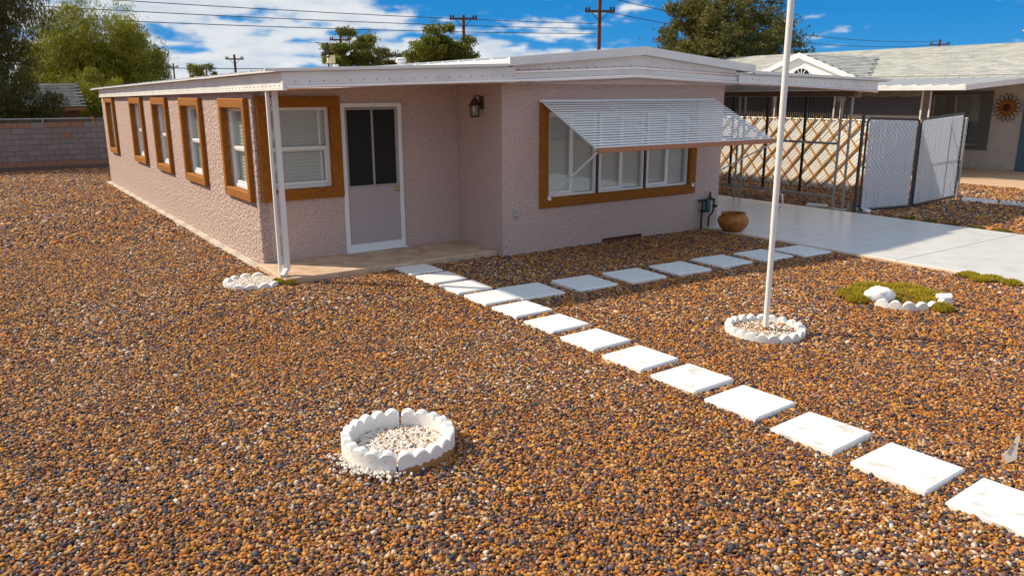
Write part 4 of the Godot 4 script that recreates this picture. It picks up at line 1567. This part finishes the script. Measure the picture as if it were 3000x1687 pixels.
func make_yard():
	var ord := ["first", "second", "third", "fourth", "fifth", "sixth", "seventh", "eighth", "ninth", "tenth", "eleventh", "twelfth", "thirteenth", "fourteenth"]
	var S := [[1.61, 1.30], [1.62, 1.88], [1.62, 2.47], [1.61, 3.06], [1.60, 3.655], [1.57, 4.29], [1.545, 4.915], [1.52, 5.54], [1.515, 6.14], [1.49, 6.735], [1.455, 7.355], [1.44, 7.965], [1.43, 8.55], [1.41, 9.15]]
	for i in S.size():
		stepping_stone(i, S[i][0], S[i][1], .472, .012 * sin(i * 2.1) + (.04 if i > 4 else 0.0), "plain white square stepping stone, %s from the porch slab" % ord[i], i in [7, 8, 10, 11, 12])
	# brick patterned stones towards the driveway
	var T := [[2.125, 3.09], [2.89, 3.14], [3.665, 3.185], [4.44, 3.225], [5.24, 3.24], [6.02, 3.31], [6.73, 3.43]]
	for i in T.size():
		var t := thing("stepping_stone", "brick patterned white stepping stone, %s from the plain walk towards the driveway" % ord[i], "stepping stone", Vector3(T[i][0], -.085, T[i][1]), -.05 - .004 * i, "brick patterned stepping stones")
		var st := mb()
		cbox(st, Vector3(0, .012, 0), Vector3(.575, .07, .575), .007)
		build(st, "slab", M.white_paint, t)
		stone_rects.append([T[i][0], T[i][1], .287])
		var rows := 5
		for r in rows:
			var z0 := -.28 + .56 * r / rows
			var xs := [-.28, -.10, .09, .28] if r % 2 == 0 else [-.28, -.19, 0.0, .19, .28]
			for k in xs.size() - 1:
				st = mb()
				cspan(st, Vector3(xs[k] + .006, .0455, z0 + .006), Vector3(xs[k + 1] - .006, .051, z0 + .56 / rows - .006), .0025)
				build(st, "brick", M.brick_paint, t)
	# ring in the open gravel: two half circles with joints
	var c1 := Vector3(-.985, 0, 5.92)
	var front_half = ring_piece("tall white scalloped half ring, the half facing the street, in open gravel", c1, .365, deg_to_rad(-62 + 2), deg_to_rad(118 - 1), 11, -.12, .028, .034, "halves of the tall planter ring")
	ring_piece("tall white scalloped half ring, the half facing the house, in open gravel", c1, .365, deg_to_rad(118 + 1), deg_to_rad(298 - 1), 11, -.12, .032, .034, "halves of the tall planter ring")
	ring_spots.append([c1.x, c1.z, .365])
	stain(front_half, c1, .365, deg_to_rad(30), deg_to_rad(117), 5)
	chip_fill("white stone chips inside the tall planter ring in open gravel", c1, .30, -.055, 3800, .10, 21)
	# spilled chips outside it
	var buf := PackedFloat32Array()
	for i in 150:
		var a := deg_to_rad(rng.randfn(150, 22))
		var d = .37 + abs(rng.randfn(0, .05))
		var s := rng.randf_range(.006, .014)
		push(buf, Basis.from_euler(Vector3(rng.randf() * 6, rng.randf() * 6, 0)).scaled_local(Vector3(s, s * .7, s)), c1 + Vector3(cos(a) * d, -.052 + rng.randf() * .01, sin(a) * d), Color(.72, .66, .6))
	tag(multi(blob(9, 0, .3), M.chips, buf, "spilled_chips", self), "white chips spilled beside the tall planter ring", "stone chips", "", "stuff")
	# ring round the flagpole
	var c2 := Vector3(3.085, 0, 5.625)
	for k in 3:
		ring_piece(["low white scalloped edging block of the flagpole ring, on the street side", "low white scalloped edging block of the flagpole ring, on the stepping stone side", "low white scalloped edging block of the flagpole ring, on the driveway side"][k], c2, .375, TAU * k / 3.0 + .02, TAU * (k + 1) / 3.0 - .02, 7, -.12, -.045, .05, "edging blocks around the flagpole")
	ring_spots.append([c2.x, c2.z, .375])
	chip_fill("white and brown chips around the foot of the flagpole", c2, .315, -.065, 3200, .35, 22)
	# part ring at the porch corner
	var c3 := Vector3(-.36, 0, .74)
	ring_piece("low white scalloped edging block at the porch corner, on the porch slab's rear side", c3, .36, deg_to_rad(178), deg_to_rad(308), 5, -.12, -.055, .042, "edging blocks at the porch corner")
	ring_piece("low white scalloped edging block at the porch corner, beside the downspout", c3, .36, deg_to_rad(48), deg_to_rad(176), 5, -.12, -.055, .042, "edging blocks at the porch corner")
	ring_spots.append([c3.x, c3.z, .36])
	chip_fill("white stone chips in the half ring at the porch corner", c3, .30, -.06, 3000, .04, 23)
	# weedy ring with boulder
	var c4 := Vector3(5.30, 0, 5.72)
	ring_piece("low white scalloped edging block half buried in front of the white boulder", c4, .47, deg_to_rad(96), deg_to_rad(182), 5, -.12, -.04, .06, "edging blocks of the weedy ring")
	ring_piece("low white scalloped edging block half buried among the green weeds", c4, .47, deg_to_rad(58), deg_to_rad(92), 2, -.12, -.03, .06, "edging blocks of the weedy ring")
	var st2 := mb()
	cbox(st2, Vector3(0, 0, 0), Vector3(.10, .16, .16), .012, Basis(Vector3(0, 1, 0), .5))
	tag(build(st2, "edging_block", M.ring_paint, self, Transform3D(Basis(Vector3(0, 0, 1), .25), Vector3(5.47, -.03, 6.12))), "tilted short white edging block at the end of the weedy ring", "edging", "edging blocks of the weedy ring")
	var bo := put(blob(31, 3, .16), "boulder", M.white_paint, self, Transform3D(Basis(Vector3.UP, -.75).scaled_local(Vector3(.165, .10, .115)), Vector3(5.06, -.01, 5.62)))
	tag(bo, "smooth white painted boulder among green weeds", "boulder")
	# flagpole
	var fp := thing("flagpole", "tall white metal flagpole standing in a ring of chips", "flagpole", Vector3(3.09, -.07, 5.63))
	var st := mb()
	tube(st, [Vector3(0, -.06, 0), Vector3(0, 1.03, 0)], .0265, 18)
	build(st, "lower_pole", M.white_metal, fp)
	st = mb()
	tube(st, [Vector3(0, 1.0, 0), Vector3(.001, 3.2, 0), Vector3(.0, 6.2, 0)], [.0285, .0285, .024], 18)
	build(st, "upper_pole", M.white_metal, fp)
	st = mb()
	lathe(st, [Vector2(.0275, -.02), Vector2(.0285, .02), Vector2(.0275, .05)], 18)
	build(st, "rusty_foot", M.lattice_wood, fp)
	st = mb()
	lathe(st, [Vector2(.0, 6.2), Vector2(.04, 6.22), Vector2(.05, 6.26), Vector2(.04, 6.30), Vector2(0, 6.315)], 14)
	build(st, "finial", M.white_metal, fp)
	st = mb()
	tube(st, [Vector3(.028, 1.19, .02), Vector3(.052, 1.22, .035), Vector3(.05, 1.30, .035), Vector3(.03, 1.34, .02)], .007, 6)
	build(st, "cleat", M.galvanised, fp)
	st = mb()
	tube(st, [Vector3(.05, 1.33, .035), Vector3(.045, 1.29, .045), Vector3(.058, 1.25, .04), Vector3(.04, 1.20, .045), Vector3(.052, 1.16, .04)], .006, 6)
	build(st, "rope", M.marker_plastic, fp)
	# cable marker
	var mk := thing("cable_marker", "white arrow shaped plastic marker reading BURIED stuck in gravel", "marker", Vector3(2.024, -.075, 8.276), -1.12)
	st = mb()
	extrude(st, PackedVector2Array([Vector2(0, 0), Vector2(.044, .05), Vector2(.034, .10), Vector2(.026, .15), Vector2(.028, .186), Vector2(.022, .198), Vector2(.012, .198), Vector2(.006, .186), Vector2(.0, .14), Vector2(-.014, .09), Vector2(-.036, .052)]), 0, .004)
	build(st, "arrow", M.marker_plastic, mk, Transform3D(Basis(Vector3.BACK, -.12), Vector3.ZERO))
	var tm := TextMesh.new()
	tm.text = "BURIED"
	var sf := SystemFont.new()
	sf.font_names = PackedStringArray(["Droid Sans"])
	tm.font = sf
	tm.font_size = 32
	tm.pixel_size = .0008
	tm.depth = .001
	put(tm, "lettering", M.print_brown, mk, Transform3D(Basis(Vector3.BACK, -PI / 2 - .22), Vector3(.012, .105, .0048)))
	# litter on the gravel
	var leafm := mb()
	face(leafm, [Vector3(-.045, 0, 0), Vector3(-.01, .012, .02), Vector3(.05, .004, 0), Vector3(-.005, .014, -.018)], Vector3.UP)
	tag(build(leafm, "dry_leaf", M.lattice_wood, self, Transform3D(Basis(Vector3.UP, .5), Vector3(0.673, -0.050, 7.706))), "curled dry orange leaf lying on the gravel below the stepping stones", "leaf")
	var tw := mb()
	tube(tw, [Vector3(-.07, 0, 0), Vector3(-.02, .008, .006), Vector3(.03, .004, -.004), Vector3(.09, .002, .004)], [.003, .0028, .0022, .0015], 5)
	tag(build(tw, "twig", M.lattice_wood, self, Transform3D(Basis(Vector3.UP, -.9), Vector3(1.119, -0.050, 8.002))), "thin dry twig lying on gravel beside a stepping stone", "twig")
	var pc := mb()
	cbox(pc, Vector3.ZERO, Vector3(.09, .004, .012), .001)
	tag(build(pc, "plastic_scrap", M.marker_plastic, self, Transform3D(Basis(Vector3.UP, .45), Vector3(-0.171, -0.050, 4.197))), "thin white plastic scrap lying in open gravel", "scrap")
	var sp := thing("sprinkler_head", "small pale sprinkler cap in gravel beside the driveway", "sprinkler", Vector3(6.457, -0.060, 4.309))
	var sh := mb()
	lathe(sh, [Vector2(.018, -.03), Vector2(.018, .03), Vector2(.024, .034), Vector2(.024, .042), Vector2(0, .046)], 12)
	build(sh, "cap", M.cream_box, sp)
	# straight scalloped edging towards the neighbour
	for k in 3:
		var z0 := 1.95 + k * .74
		st = mb()
		var at := func(s: float): return [Vector3(0, 0, lerp(0.0, .70, s)), Vector3(-1, 0, 0)]
		scallop(st, at, 7, .06, -.10, .0, .055)
		var tiltz := -.5 if k == 0 else -.05
		tag(build(st, "edging_block", M.ring_paint, self, Transform3D(Basis(Vector3(0, 0, 1), tiltz), Vector3(14.36 + .03 * k, -.03, z0))), "straight white scalloped edging block, %s from the galvanised gate post" % ord[k], "edging", "straight edging blocks beyond the gates")
	for k in 2:
		st = mb()
		cbox(st, Vector3.ZERO, Vector3(.14, .10, .42 - .1 * k), .02, Basis(Vector3.UP, .2 - .5 * k))
		tag(build(st, "concrete_block", M.ring_paint, self, Transform3D(Basis(), Vector3(11.02 + .14 * k, -.06, .72 + .92 * k))), ["white concrete block lying behind the carport posts", "white concrete block lying between carport posts and gate post"][k], "block")
	# low green ground cover
	weeds("yellow green ground cover growing around the white boulder", 40, [[5.08, 5.32, .22], [5.45, 5.32, .30], [5.7, 5.55, .28], [5.45, 5.75, .30], [5.2, 5.45, .25], [5.65, 5.85, .2], [4.83, 5.5, .13], [5.22, 6.22, .13], [5.35, 6.05, .15]], 6500, .055)
	weeds("yellow green ground cover along the driveway's gravel edge", 41, [[7.1, 5.6, .14], [7.12, 5.85, .15], [7.08, 6.1, .12], [6.95, 5.8, .12]], 1500, .03)
	weeds("thin dark green weeds along the far driveway edge", 42, [[10.82, 2.7, .12], [10.86, 3.1, .13], [10.83, 3.5, .12], [10.88, 3.9, .12], [10.86, 4.3, .13]], 1500, .02)
	weeds("small tuft of yellow moss under the downspout elbow", 43, [[-.10, 1.0, .07], [-.02, 1.08, .06], [-.14, .92, .05]], 700, .03)

func weeds(label: String, seed_: int, spots: Array, count: int, mound: float):
	var r := RandomNumberGenerator.new()
	r.seed = seed_
	var st := mb()
	for k in 5:
		var a := TAU * k / 5.0
		var d := Vector3(cos(a), 0, sin(a))
		var n := Vector3(-sin(a), 0, cos(a)) * .16
		var tip := d * .75 + Vector3(0, .85, 0)
		face(st, [d * .05 - n, d * .05 + n, tip], Vector3(-d.x, .6, -d.z).normalized())
	var m := st.commit()
	var buf := PackedFloat32Array()
	for i in count:
		var s = spots[r.randi() % spots.size()]
		var a := r.randf() * TAU
		var q := sqrt(r.randf())
		var p := Vector3(s[0] + cos(a) * q * s[2], -.06 + mound * (1.0 - q * q) + r.randf() * .01, s[1] + sin(a) * q * s[2] * .9)
		var sc := r.randf_range(.014, .03)
		var col := Color(.42, .35, .012).lerp(Color(.60, .38, .015), r.randf())
		if r.randf() < .3: col = Color(.16, .22, .02)
		if seed_ == 42: col = col.lerp(Color(.05, .07, .02), .6)
		push(buf, Basis.from_euler(Vector3(r.randfn(0, .4), r.randf() * TAU, r.randfn(0, .4))).scaled_local(Vector3(sc, sc * 1.2, sc)), p, col)
	tag(multi(m, M.ground_cover_leaf, buf, "ground_cover", self), label, "ground cover", "", "stuff")

# ------------------------------------------------------------------ gravel
func clear_of(x: float, z: float) -> bool:
	if z < 1.175 and x > 3.02 and x < 7.49: return false
	if z < 1.07 and z > -.01 and x > -.085 and x < 3.03: return false
	if z < 0.0 and z > -13.0 and x > -.115 and x < 7.49: return false
	if x > 7.085 and x < 10.73 and z > (1.2 if x < 7.17 else -13.0): return false
	if x > 17.7: return false
	if z < -17.9: return false
	for s in stone_rects:
		if abs(x - s[0]) < s[2] + .004 and abs(z - s[1]) < s[2] + .004: return false
	for s in ring_spots:
		if (x - s[0]) * (x - s[0]) + (z - s[1]) * (z - s[1]) < s[2] * s[2]: return false
	return true

func make_gravel():
	var r := RandomNumberGenerator.new()
	r.seed = 99
	var und := noise(FastNoiseLite.TYPE_SIMPLEX, 0.6, 12, 2)
	var patch := noise(FastNoiseLite.TYPE_SIMPLEX, 0.35, 13, 3)
	var pal := [Color(.53, .185, .016), Color(.56, .25, .036), Color(.62, .35, .13), Color(.25, .074, .020), Color(.052, .042, .054), Color(.080, .080, .090), Color(.19, .105, .125), Color(.36, .155, .075), Color(.64, .45, .30), Color(.70, .60, .52)]
	var cum := [.16, .31, .44, .57, .70, .785, .875, .96, .993, 1.0]
	var bands := [[2.4, 7.4, .0158, .0104], [7.4, 13.5, .022, .0132], [13.5, 29.0, .044, .0225]]
	var buf := PackedFloat32Array()
	var rots := []
	for i in 400:
		var b := Basis(Vector3.UP, r.randf() * TAU) * Basis.from_euler(Vector3(r.randfn(0, .42), 0, r.randfn(0, .42)))
		rots.append(b.scaled_local(Vector3(r.randf_range(.85, 1.35), r.randf_range(.45, .8), r.randf_range(.65, 1.0))))
	for bd in bands:
		var s: float = bd[2]
		var R: float = bd[1]
		var x := CAM.x - R
		x = -7.0 if bd[0] > 13 else max(x, -8.0)
		var xe: float = min(CAM.x + R, 18.0)
		while x < xe:
			var z: float = max(CAM.z - R, -17.9)
			while z < CAM.z:
				var px := x + r.randf() * s
				var pz := z + r.randf() * s
				z += s
				var dx := px - CAM.x
				var dz := CAM.z - pz
				var d2 := dx * dx + dz * dz
				if d2 < bd[0] * bd[0] or d2 >= R * R: continue
				# wedge that this camera, or one a step aside, can see
				if dx < -.16 * dz - .9 or dz < .22 * dx - .6: continue
				if not clear_of(px, pz): continue
				var q := r.randf()
				q = clamp(q + patch.get_noise_2d(px, pz) * .10, 0.0, .9999)
				var k := 0
				while cum[k] < q: k += 1
				var c: Color = pal[k]
				var v := r.randf_range(.52, .98)
				var sc: float = bd[3] * exp(r.randfn(0, .28))
				var b: Basis = rots[r.randi() % 400]
				var y := -.082 + und.get_noise_2d(px, pz) * .008 + r.randf() * .016
				push(buf, Basis(b.x * sc, b.y * sc, b.z * sc), Vector3(px, y, pz), Color(c.r * v, c.g * v, c.b * v))
			x += s
	print("pebbles ", buf.size() / 16)
	var mm = multi(blob(3, 1, .22), M.pebble, buf, "gravel", self)
	tag(mm, "loose brown orange and grey river pebbles covering the yard", "gravel", "", "stuff")

# ------------------------------------------------------------------ power lines
func pole(label: String, at: Vector3, h: float, arm_y: float, arm: float, turn: float, r := .16, second := 0.0):
	var p := thing("utility_pole", label, "utility pole", at, turn)
	var st := mb()
	tube(st, [Vector3.ZERO, Vector3(0, h, 0)], [r, r * .75], 8)
	build(st, "pole", M.pole_wood, p)
	for y in [arm_y, second]:
		if y <= 0: continue
		st = mb()
		span(st, Vector3(-arm / 2, y - .09, .13), Vector3(arm / 2, y + .09, .25))
		build(st, "crossarm", M.pole_wood, p)
		for s in [-1.0, 1.0]:
			st = mb()
			bar(st, Vector3(0, y - .75, .18), Vector3(s * arm * .28, y - .08, .2), .05, .05)
			build(st, "brace", M.iron, p)
			for x in [.46, .36]:
				st = mb()
				lathe(st, [Vector2(.03, .09), Vector2(.1, .14), Vector2(.06, .2), Vector2(.1, .26), Vector2(.03, .34), Vector2(0, .36)], 8, Transform3D(Basis(), Vector3(s * arm * x, y, .19)))
				build(st, "insulator", M.black_metal, p)

func line(label: String, a: Vector3, b: Vector3, sag: float, r := .02, group := ""):
	var st := mb()
	var pts := []
	for i in 17:
		var t := i / 16.0
		pts.append(a.lerp(b, t) - Vector3(0, sag * 4 * t * (1 - t), 0))
	tube(st, pts, r, 4, false)
	tag(build(st, "power_line", M.wire, self), label, "power line", group)

func make_poles():
	var A := Vector3(39.98, -.1, -39.86)
	var B := Vector3(34.28, -.1, -51.38)
	pole("tall reddish utility pole whose crossarm rises behind the roof peak", A, 11.5, 8.65, 2.4, -.55, .19, 10.2)
	pole("brown utility pole rising out of a leafy tree behind the roof", B, 9.0, 8.68, 2.4, -.55, .17)
	pole("utility pole behind the small leafy trees near the cable mast", Vector3(34.06, -.1, -78.35), 9.1, 8.4, 2.4, -.45, .18)
	pole("small distant utility pole with plain crossarm above the left roof", Vector3(28.94, -.1, -103.4), 7.7, 7.1, 2.4, -.3, .2)
	pole("tiny distant utility pole with short arms beyond the weeping tree", Vector3(45.0, -.1, -184), 9.2, 8.4, 2.2, -.3, .22)
	pole("tiny distant utility pole at the edge of the weeping tree", Vector3(38.2, -.1, -185.5), 9.4, 8.6, 2.2, -.3, .22)
	pole("distant utility pole with wide arms above the shingle roof", Vector3(112, -.1, -50.3), 9.6, 8.9, 2.6, -1.1, .2)
	pole("utility pole hidden by the dark drooping tree", Vector3(-7.5, -.1, -38.0), 9.5, 8.9, 2.4, -.1, .17)
	var L := Vector3(-7.5, 0, -38.0)
	for k in 3:
		line(["upper of three cables crossing the cloudy sky", "middle of three cables crossing the cloudy sky", "lower of three cables crossing the cloudy sky"][k], Vector3(A.x - .3, 7.62 - k * .38, A.z), Vector3(L.x, 7.25 - k * .58, L.z), .25, .022, "three cables left of the reddish pole")
	line("thick black cable sagging low over the left roof", Vector3(-9.0, 3.6, -27.5), Vector3(34.0, 5.35, -78.3), .35, .03)
	for k in 2:
		line(["upper cable running from the reddish pole to the distant right pole", "lower cable running from the reddish pole to the distant right pole"][k], Vector3(A.x + .3, 9.7 - k * 1.1, A.z), Vector3(112, 9.3 - k * .5, -50.3), 1.2, .03, "cables right of the reddish pole")
	# street lamp at the right
	var l := thing("street_lamp", "grey street lamp head on a curved arm above the shingle roof", "street lamp", Vector3(39.6, -.1, -6.6))
	var st := mb()
	tube(st, [Vector3.ZERO, Vector3(0, 4.4, 0), Vector3(-.15, 4.85, -.1), Vector3(-.6, 5.05, -.4), Vector3(-1.1, 5.08, -.8)], [.09, .07, .05, .04, .035], 8)
	build(st, "pole", M.galvanised, l)
	st = mb()
	lathe(st, [Vector2(0, -.06), Vector2(.16, -.05), Vector2(.2, .0), Vector2(.14, .08), Vector2(0, .11)], 12, Transform3D(Basis(), Vector3(-1.3, 5.05, -.95)))
	build(st, "lamp_head", M.galvanised, l)

# ------------------------------------------------------------------ trees
func leaf_mesh(kind: int) -> ArrayMesh:
	# a small spray of leaves about one unit across
	var r := RandomNumberGenerator.new()
	r.seed = 500 + kind
	var st := mb()
	var n = [7, 6, 8][kind]
	for k in n:
		var d := Vector3(r.randfn(0, 1), r.randfn(0, .7), r.randfn(0, 1)).normalized()
		if kind == 1: d = Vector3(r.randfn(0, .35), -1, r.randfn(0, .35)).normalized()
		var o := Vector3(r.randfn(0, .2), r.randfn(0, .2), r.randfn(0, .2))
		var s = d.cross(Vector3(r.randfn(0, 1), r.randfn(0, 1), r.randfn(0, 1))).normalized() * [.13, .055, .16][kind]
		var nn := d.cross(s).normalized()
		var len: float = [.5, .85, .42][kind]
		face(st, [o, o + d * len * .45 + s, o + d * len, o + d * len * .45 - s], nn)
	return st.commit()

func tree(called: String, label: String, at: Vector3, seed_: int, trunk_h: float, trunk_r: float, centre: Vector3, rad: Vector3, clumps: int, per: int, leaf: float, kind: int, cols: Array, droop := 0.0, clump_r := .26, group := ""):
	var r := RandomNumberGenerator.new()
	r.seed = seed_
	var t := thing(called, label, "tree", at, 0, group)
	var st := mb()
	var fork := Vector3(r.randfn(0, .1), trunk_h, r.randfn(0, .1))
	tube(st, [Vector3(0, 0, 0), Vector3(r.randfn(0, .06), trunk_h * .5, r.randfn(0, .06)), fork], [trunk_r * 1.25, trunk_r, trunk_r * .85], 8)
	build(st, "trunk", M.bark, t)
	var cs := []
	for i in clumps:
		var d := Vector3(r.randfn(0, 1), r.randfn(0, 1), r.randfn(0, 1)).normalized() * pow(r.randf(), .42)
		cs.append([centre + Vector3(d.x * rad.x, d.y * rad.y, d.z * rad.z), r.randf_range(.6, 1.25) * clump_r * min(rad.x, rad.y)])
	st = mb()
	for i in min(clumps, 16):
		var e: Vector3 = cs[i][0]
		var mid := fork.lerp(e, .5) + Vector3(r.randfn(0, .15), .12 * rad.y, r.randfn(0, .15))
		tube(st, [fork - Vector3(0, r.randf() * .3, 0), mid, e], [trunk_r * .5, trunk_r * .28, trunk_r * .08], 5)
	build(st, "limbs", M.bark, t)
	var buf := PackedFloat32Array()
	for c in cs:
		var tint := r.randf()
		for i in per:
			var p: Vector3
			if droop > 0 and r.randf() < .75:
				var a := r.randf() * TAU
				var q = sqrt(r.randf()) * c[1] * 1.1
				p = c[0] + Vector3(cos(a) * q, c[1] * .5 - r.randf() * droop * (c[1] * 2.2), sin(a) * q)
			else:
				p = c[0] + Vector3(r.randfn(0, .5), r.randfn(0, .42), r.randfn(0, .5)) * c[1]
			var col: Color = cols[0].lerp(cols[1], clamp(tint * .6 + r.randf() * .5, 0, 1))
			var s := leaf * r.randf_range(.7, 1.35)
			push(buf, Basis.from_euler(Vector3(r.randfn(0, .5) if kind == 1 else r.randf() * 6, r.randf() * TAU, r.randfn(0, .5))).scaled_local(Vector3(s, s, s)), p, col)
	multi(leaf_mesh(kind), M.leaf, buf, "crown", t)
	return t

func make_trees():
	var olive := [Color(.14, .155, .010), Color(.34, .31, .020)]
	var dark := [Color(.05, .052, .012), Color(.16, .14, .025)]
	var mid := [Color(.09, .12, .012), Color(.26, .25, .025)]
	tree("drooping_tree", "large dark drooping tree overhanging the block wall", Vector3(-3.1, -.1, -23.2), 1, 2.6, .22, Vector3(0, 5.6, 0), Vector3(2.9, 3.2, 2.6), 95, 150, .24, 1, dark, 1.1, .28)
	tree("drooping_tree", "low dark bushy tree hanging behind the chain link strip", Vector3(-2.5, -.1, -20.6), 2, 1.0, .12, Vector3(0, 2.0, 0), Vector3(2.4, 1.2, .9), 46, 130, .20, 1, dark, .9, .34)
	tree("weeping_tree", "broad olive green weeping tree with rounded crown behind the shed", Vector3(3.25, -.1, -37.0), 3, 2.4, .22, Vector3(0, 4.0, 0), Vector3(3.4, 3.0, 2.6), 170, 130, .24, 1, olive, 1.5, .24)
	tree("weeping_tree", "low olive green tree between the shed and the house roof", Vector3(1.95, -.1, -29.5), 4, 1.1, .12, Vector3(0, 1.9, 0), Vector3(1.35, 1.5, 1.1), 40, 110, .2, 1, olive, 1.0, .36)
	tree("leafy_tree", "yellow green leafy tree behind the cable mast", Vector3(18.9, -.1, -40.6), 5, 2.6, .14, Vector3(0, 4.4, 0), Vector3(1.75, 1.9, 1.6), 50, 110, .24, 0, mid, .3, .30)
	tree("leafy_tree", "small brownish green tree behind the roof vent", Vector3(23.6, -.1, -44.2), 6, 2.4, .14, Vector3(0, 4.0, 0), Vector3(1.9, 1.6, 1.5), 40, 90, .24, 0, [Color(.07, .07, .018), Color(.16, .13, .03)], .2, .30)
	tree("leafy_tree", "bright green leafy tree in front of the brown utility pole", Vector3(23.1, -.1, -35.3), 7, 2.6, .16, Vector3(0, 4.5, 0), Vector3(2.3, 2.0, 1.9), 62, 120, .26, 0, mid, .3, .27)
	tree("spreading_tree", "broad round tree with airy crown behind the gabled house", Vector3(29.3, -.1, -17.6), 8, 2.6, .26, Vector3(0, 4.7, 0), Vector3(4.3, 2.75, 3.4), 150, 120, .20, 2, [Color(.08, .085, .02), Color(.19, .165, .035)], 0.0, .20)
	tree("leafy_tree", "tiny far tree beside the small distant pole", Vector3(14.0, -.1, -60.5), 9, 2.2, .12, Vector3(0, 3.9, 0), Vector3(1.2, .9, 1.0), 18, 60, .26, 0, mid, 0.0, .35)
	tree("leafy_tree", "tiny far tree at the right edge of the weeping tree", Vector3(8.6, -.1, -58.5), 10, 2.0, .12, Vector3(0, 3.6, 0), Vector3(1.5, .9, 1.2), 20, 60, .26, 0, mid, 0.0, .35)
	# fan palm
	var p := thing("palm_tree", "fan palm with rusty skirt of dead fronds behind the drooping tree", "tree", Vector3(1.15, -.1, -45.5))
	var st := mb()
	tube(st, [Vector3.ZERO, Vector3(.05, 2.2, 0), Vector3(0, 4.3, 0)], [.26, .2, .2], 10)
	build(st, "trunk", M.palm_trunk, p)
	st = mb()
	var r := RandomNumberGenerator.new()
	r.seed = 77
	for k in 90:
		var a := r.randf() * TAU
		var y := 4.3 - r.randf() * 1.5
		var d := Vector3(cos(a), 0, sin(a))
		face(st, [d * .15 + Vector3(0, y, 0), d * .42 + Vector3(-d.z * .12, y - .35, d.x * .12), d * .34 + Vector3(0, y - .9, 0), d * .42 + Vector3(d.z * .12, y - .35, -d.x * .12)], d)
	build(st, "dead_fronds", M.lattice_wood, p)
	for k in 34:
		var a := r.randf() * TAU
		var e := r.randf_range(-.75, 1.2)
		var d := Vector3(cos(a) * cos(e), sin(e), sin(a) * cos(e))
		var s := d.cross(Vector3.UP).normalized()
		var nn := s.cross(d)
		st = mb()
		tube(st, [Vector3(0, 4.3, 0), Vector3(0, 4.3, 0) + d * .75], [.025, .015], 4)
		for q in 15:
			var b := lerpf(-1.25, 1.25, q / 14.0)
			var fd := (d * cos(b) + s * sin(b)).normalized()
			var o := Vector3(0, 4.3, 0) + d * .75
			var tip := o + fd * .72 - Vector3(0, .14 + .1 * abs(b), 0)
			var wv := fd.cross(nn).normalized() * .045
			face(st, [o, o + fd * .4 + wv, tip, o + fd * .4 - wv], nn)
		build(st, "frond", M.palm_leaf, p)
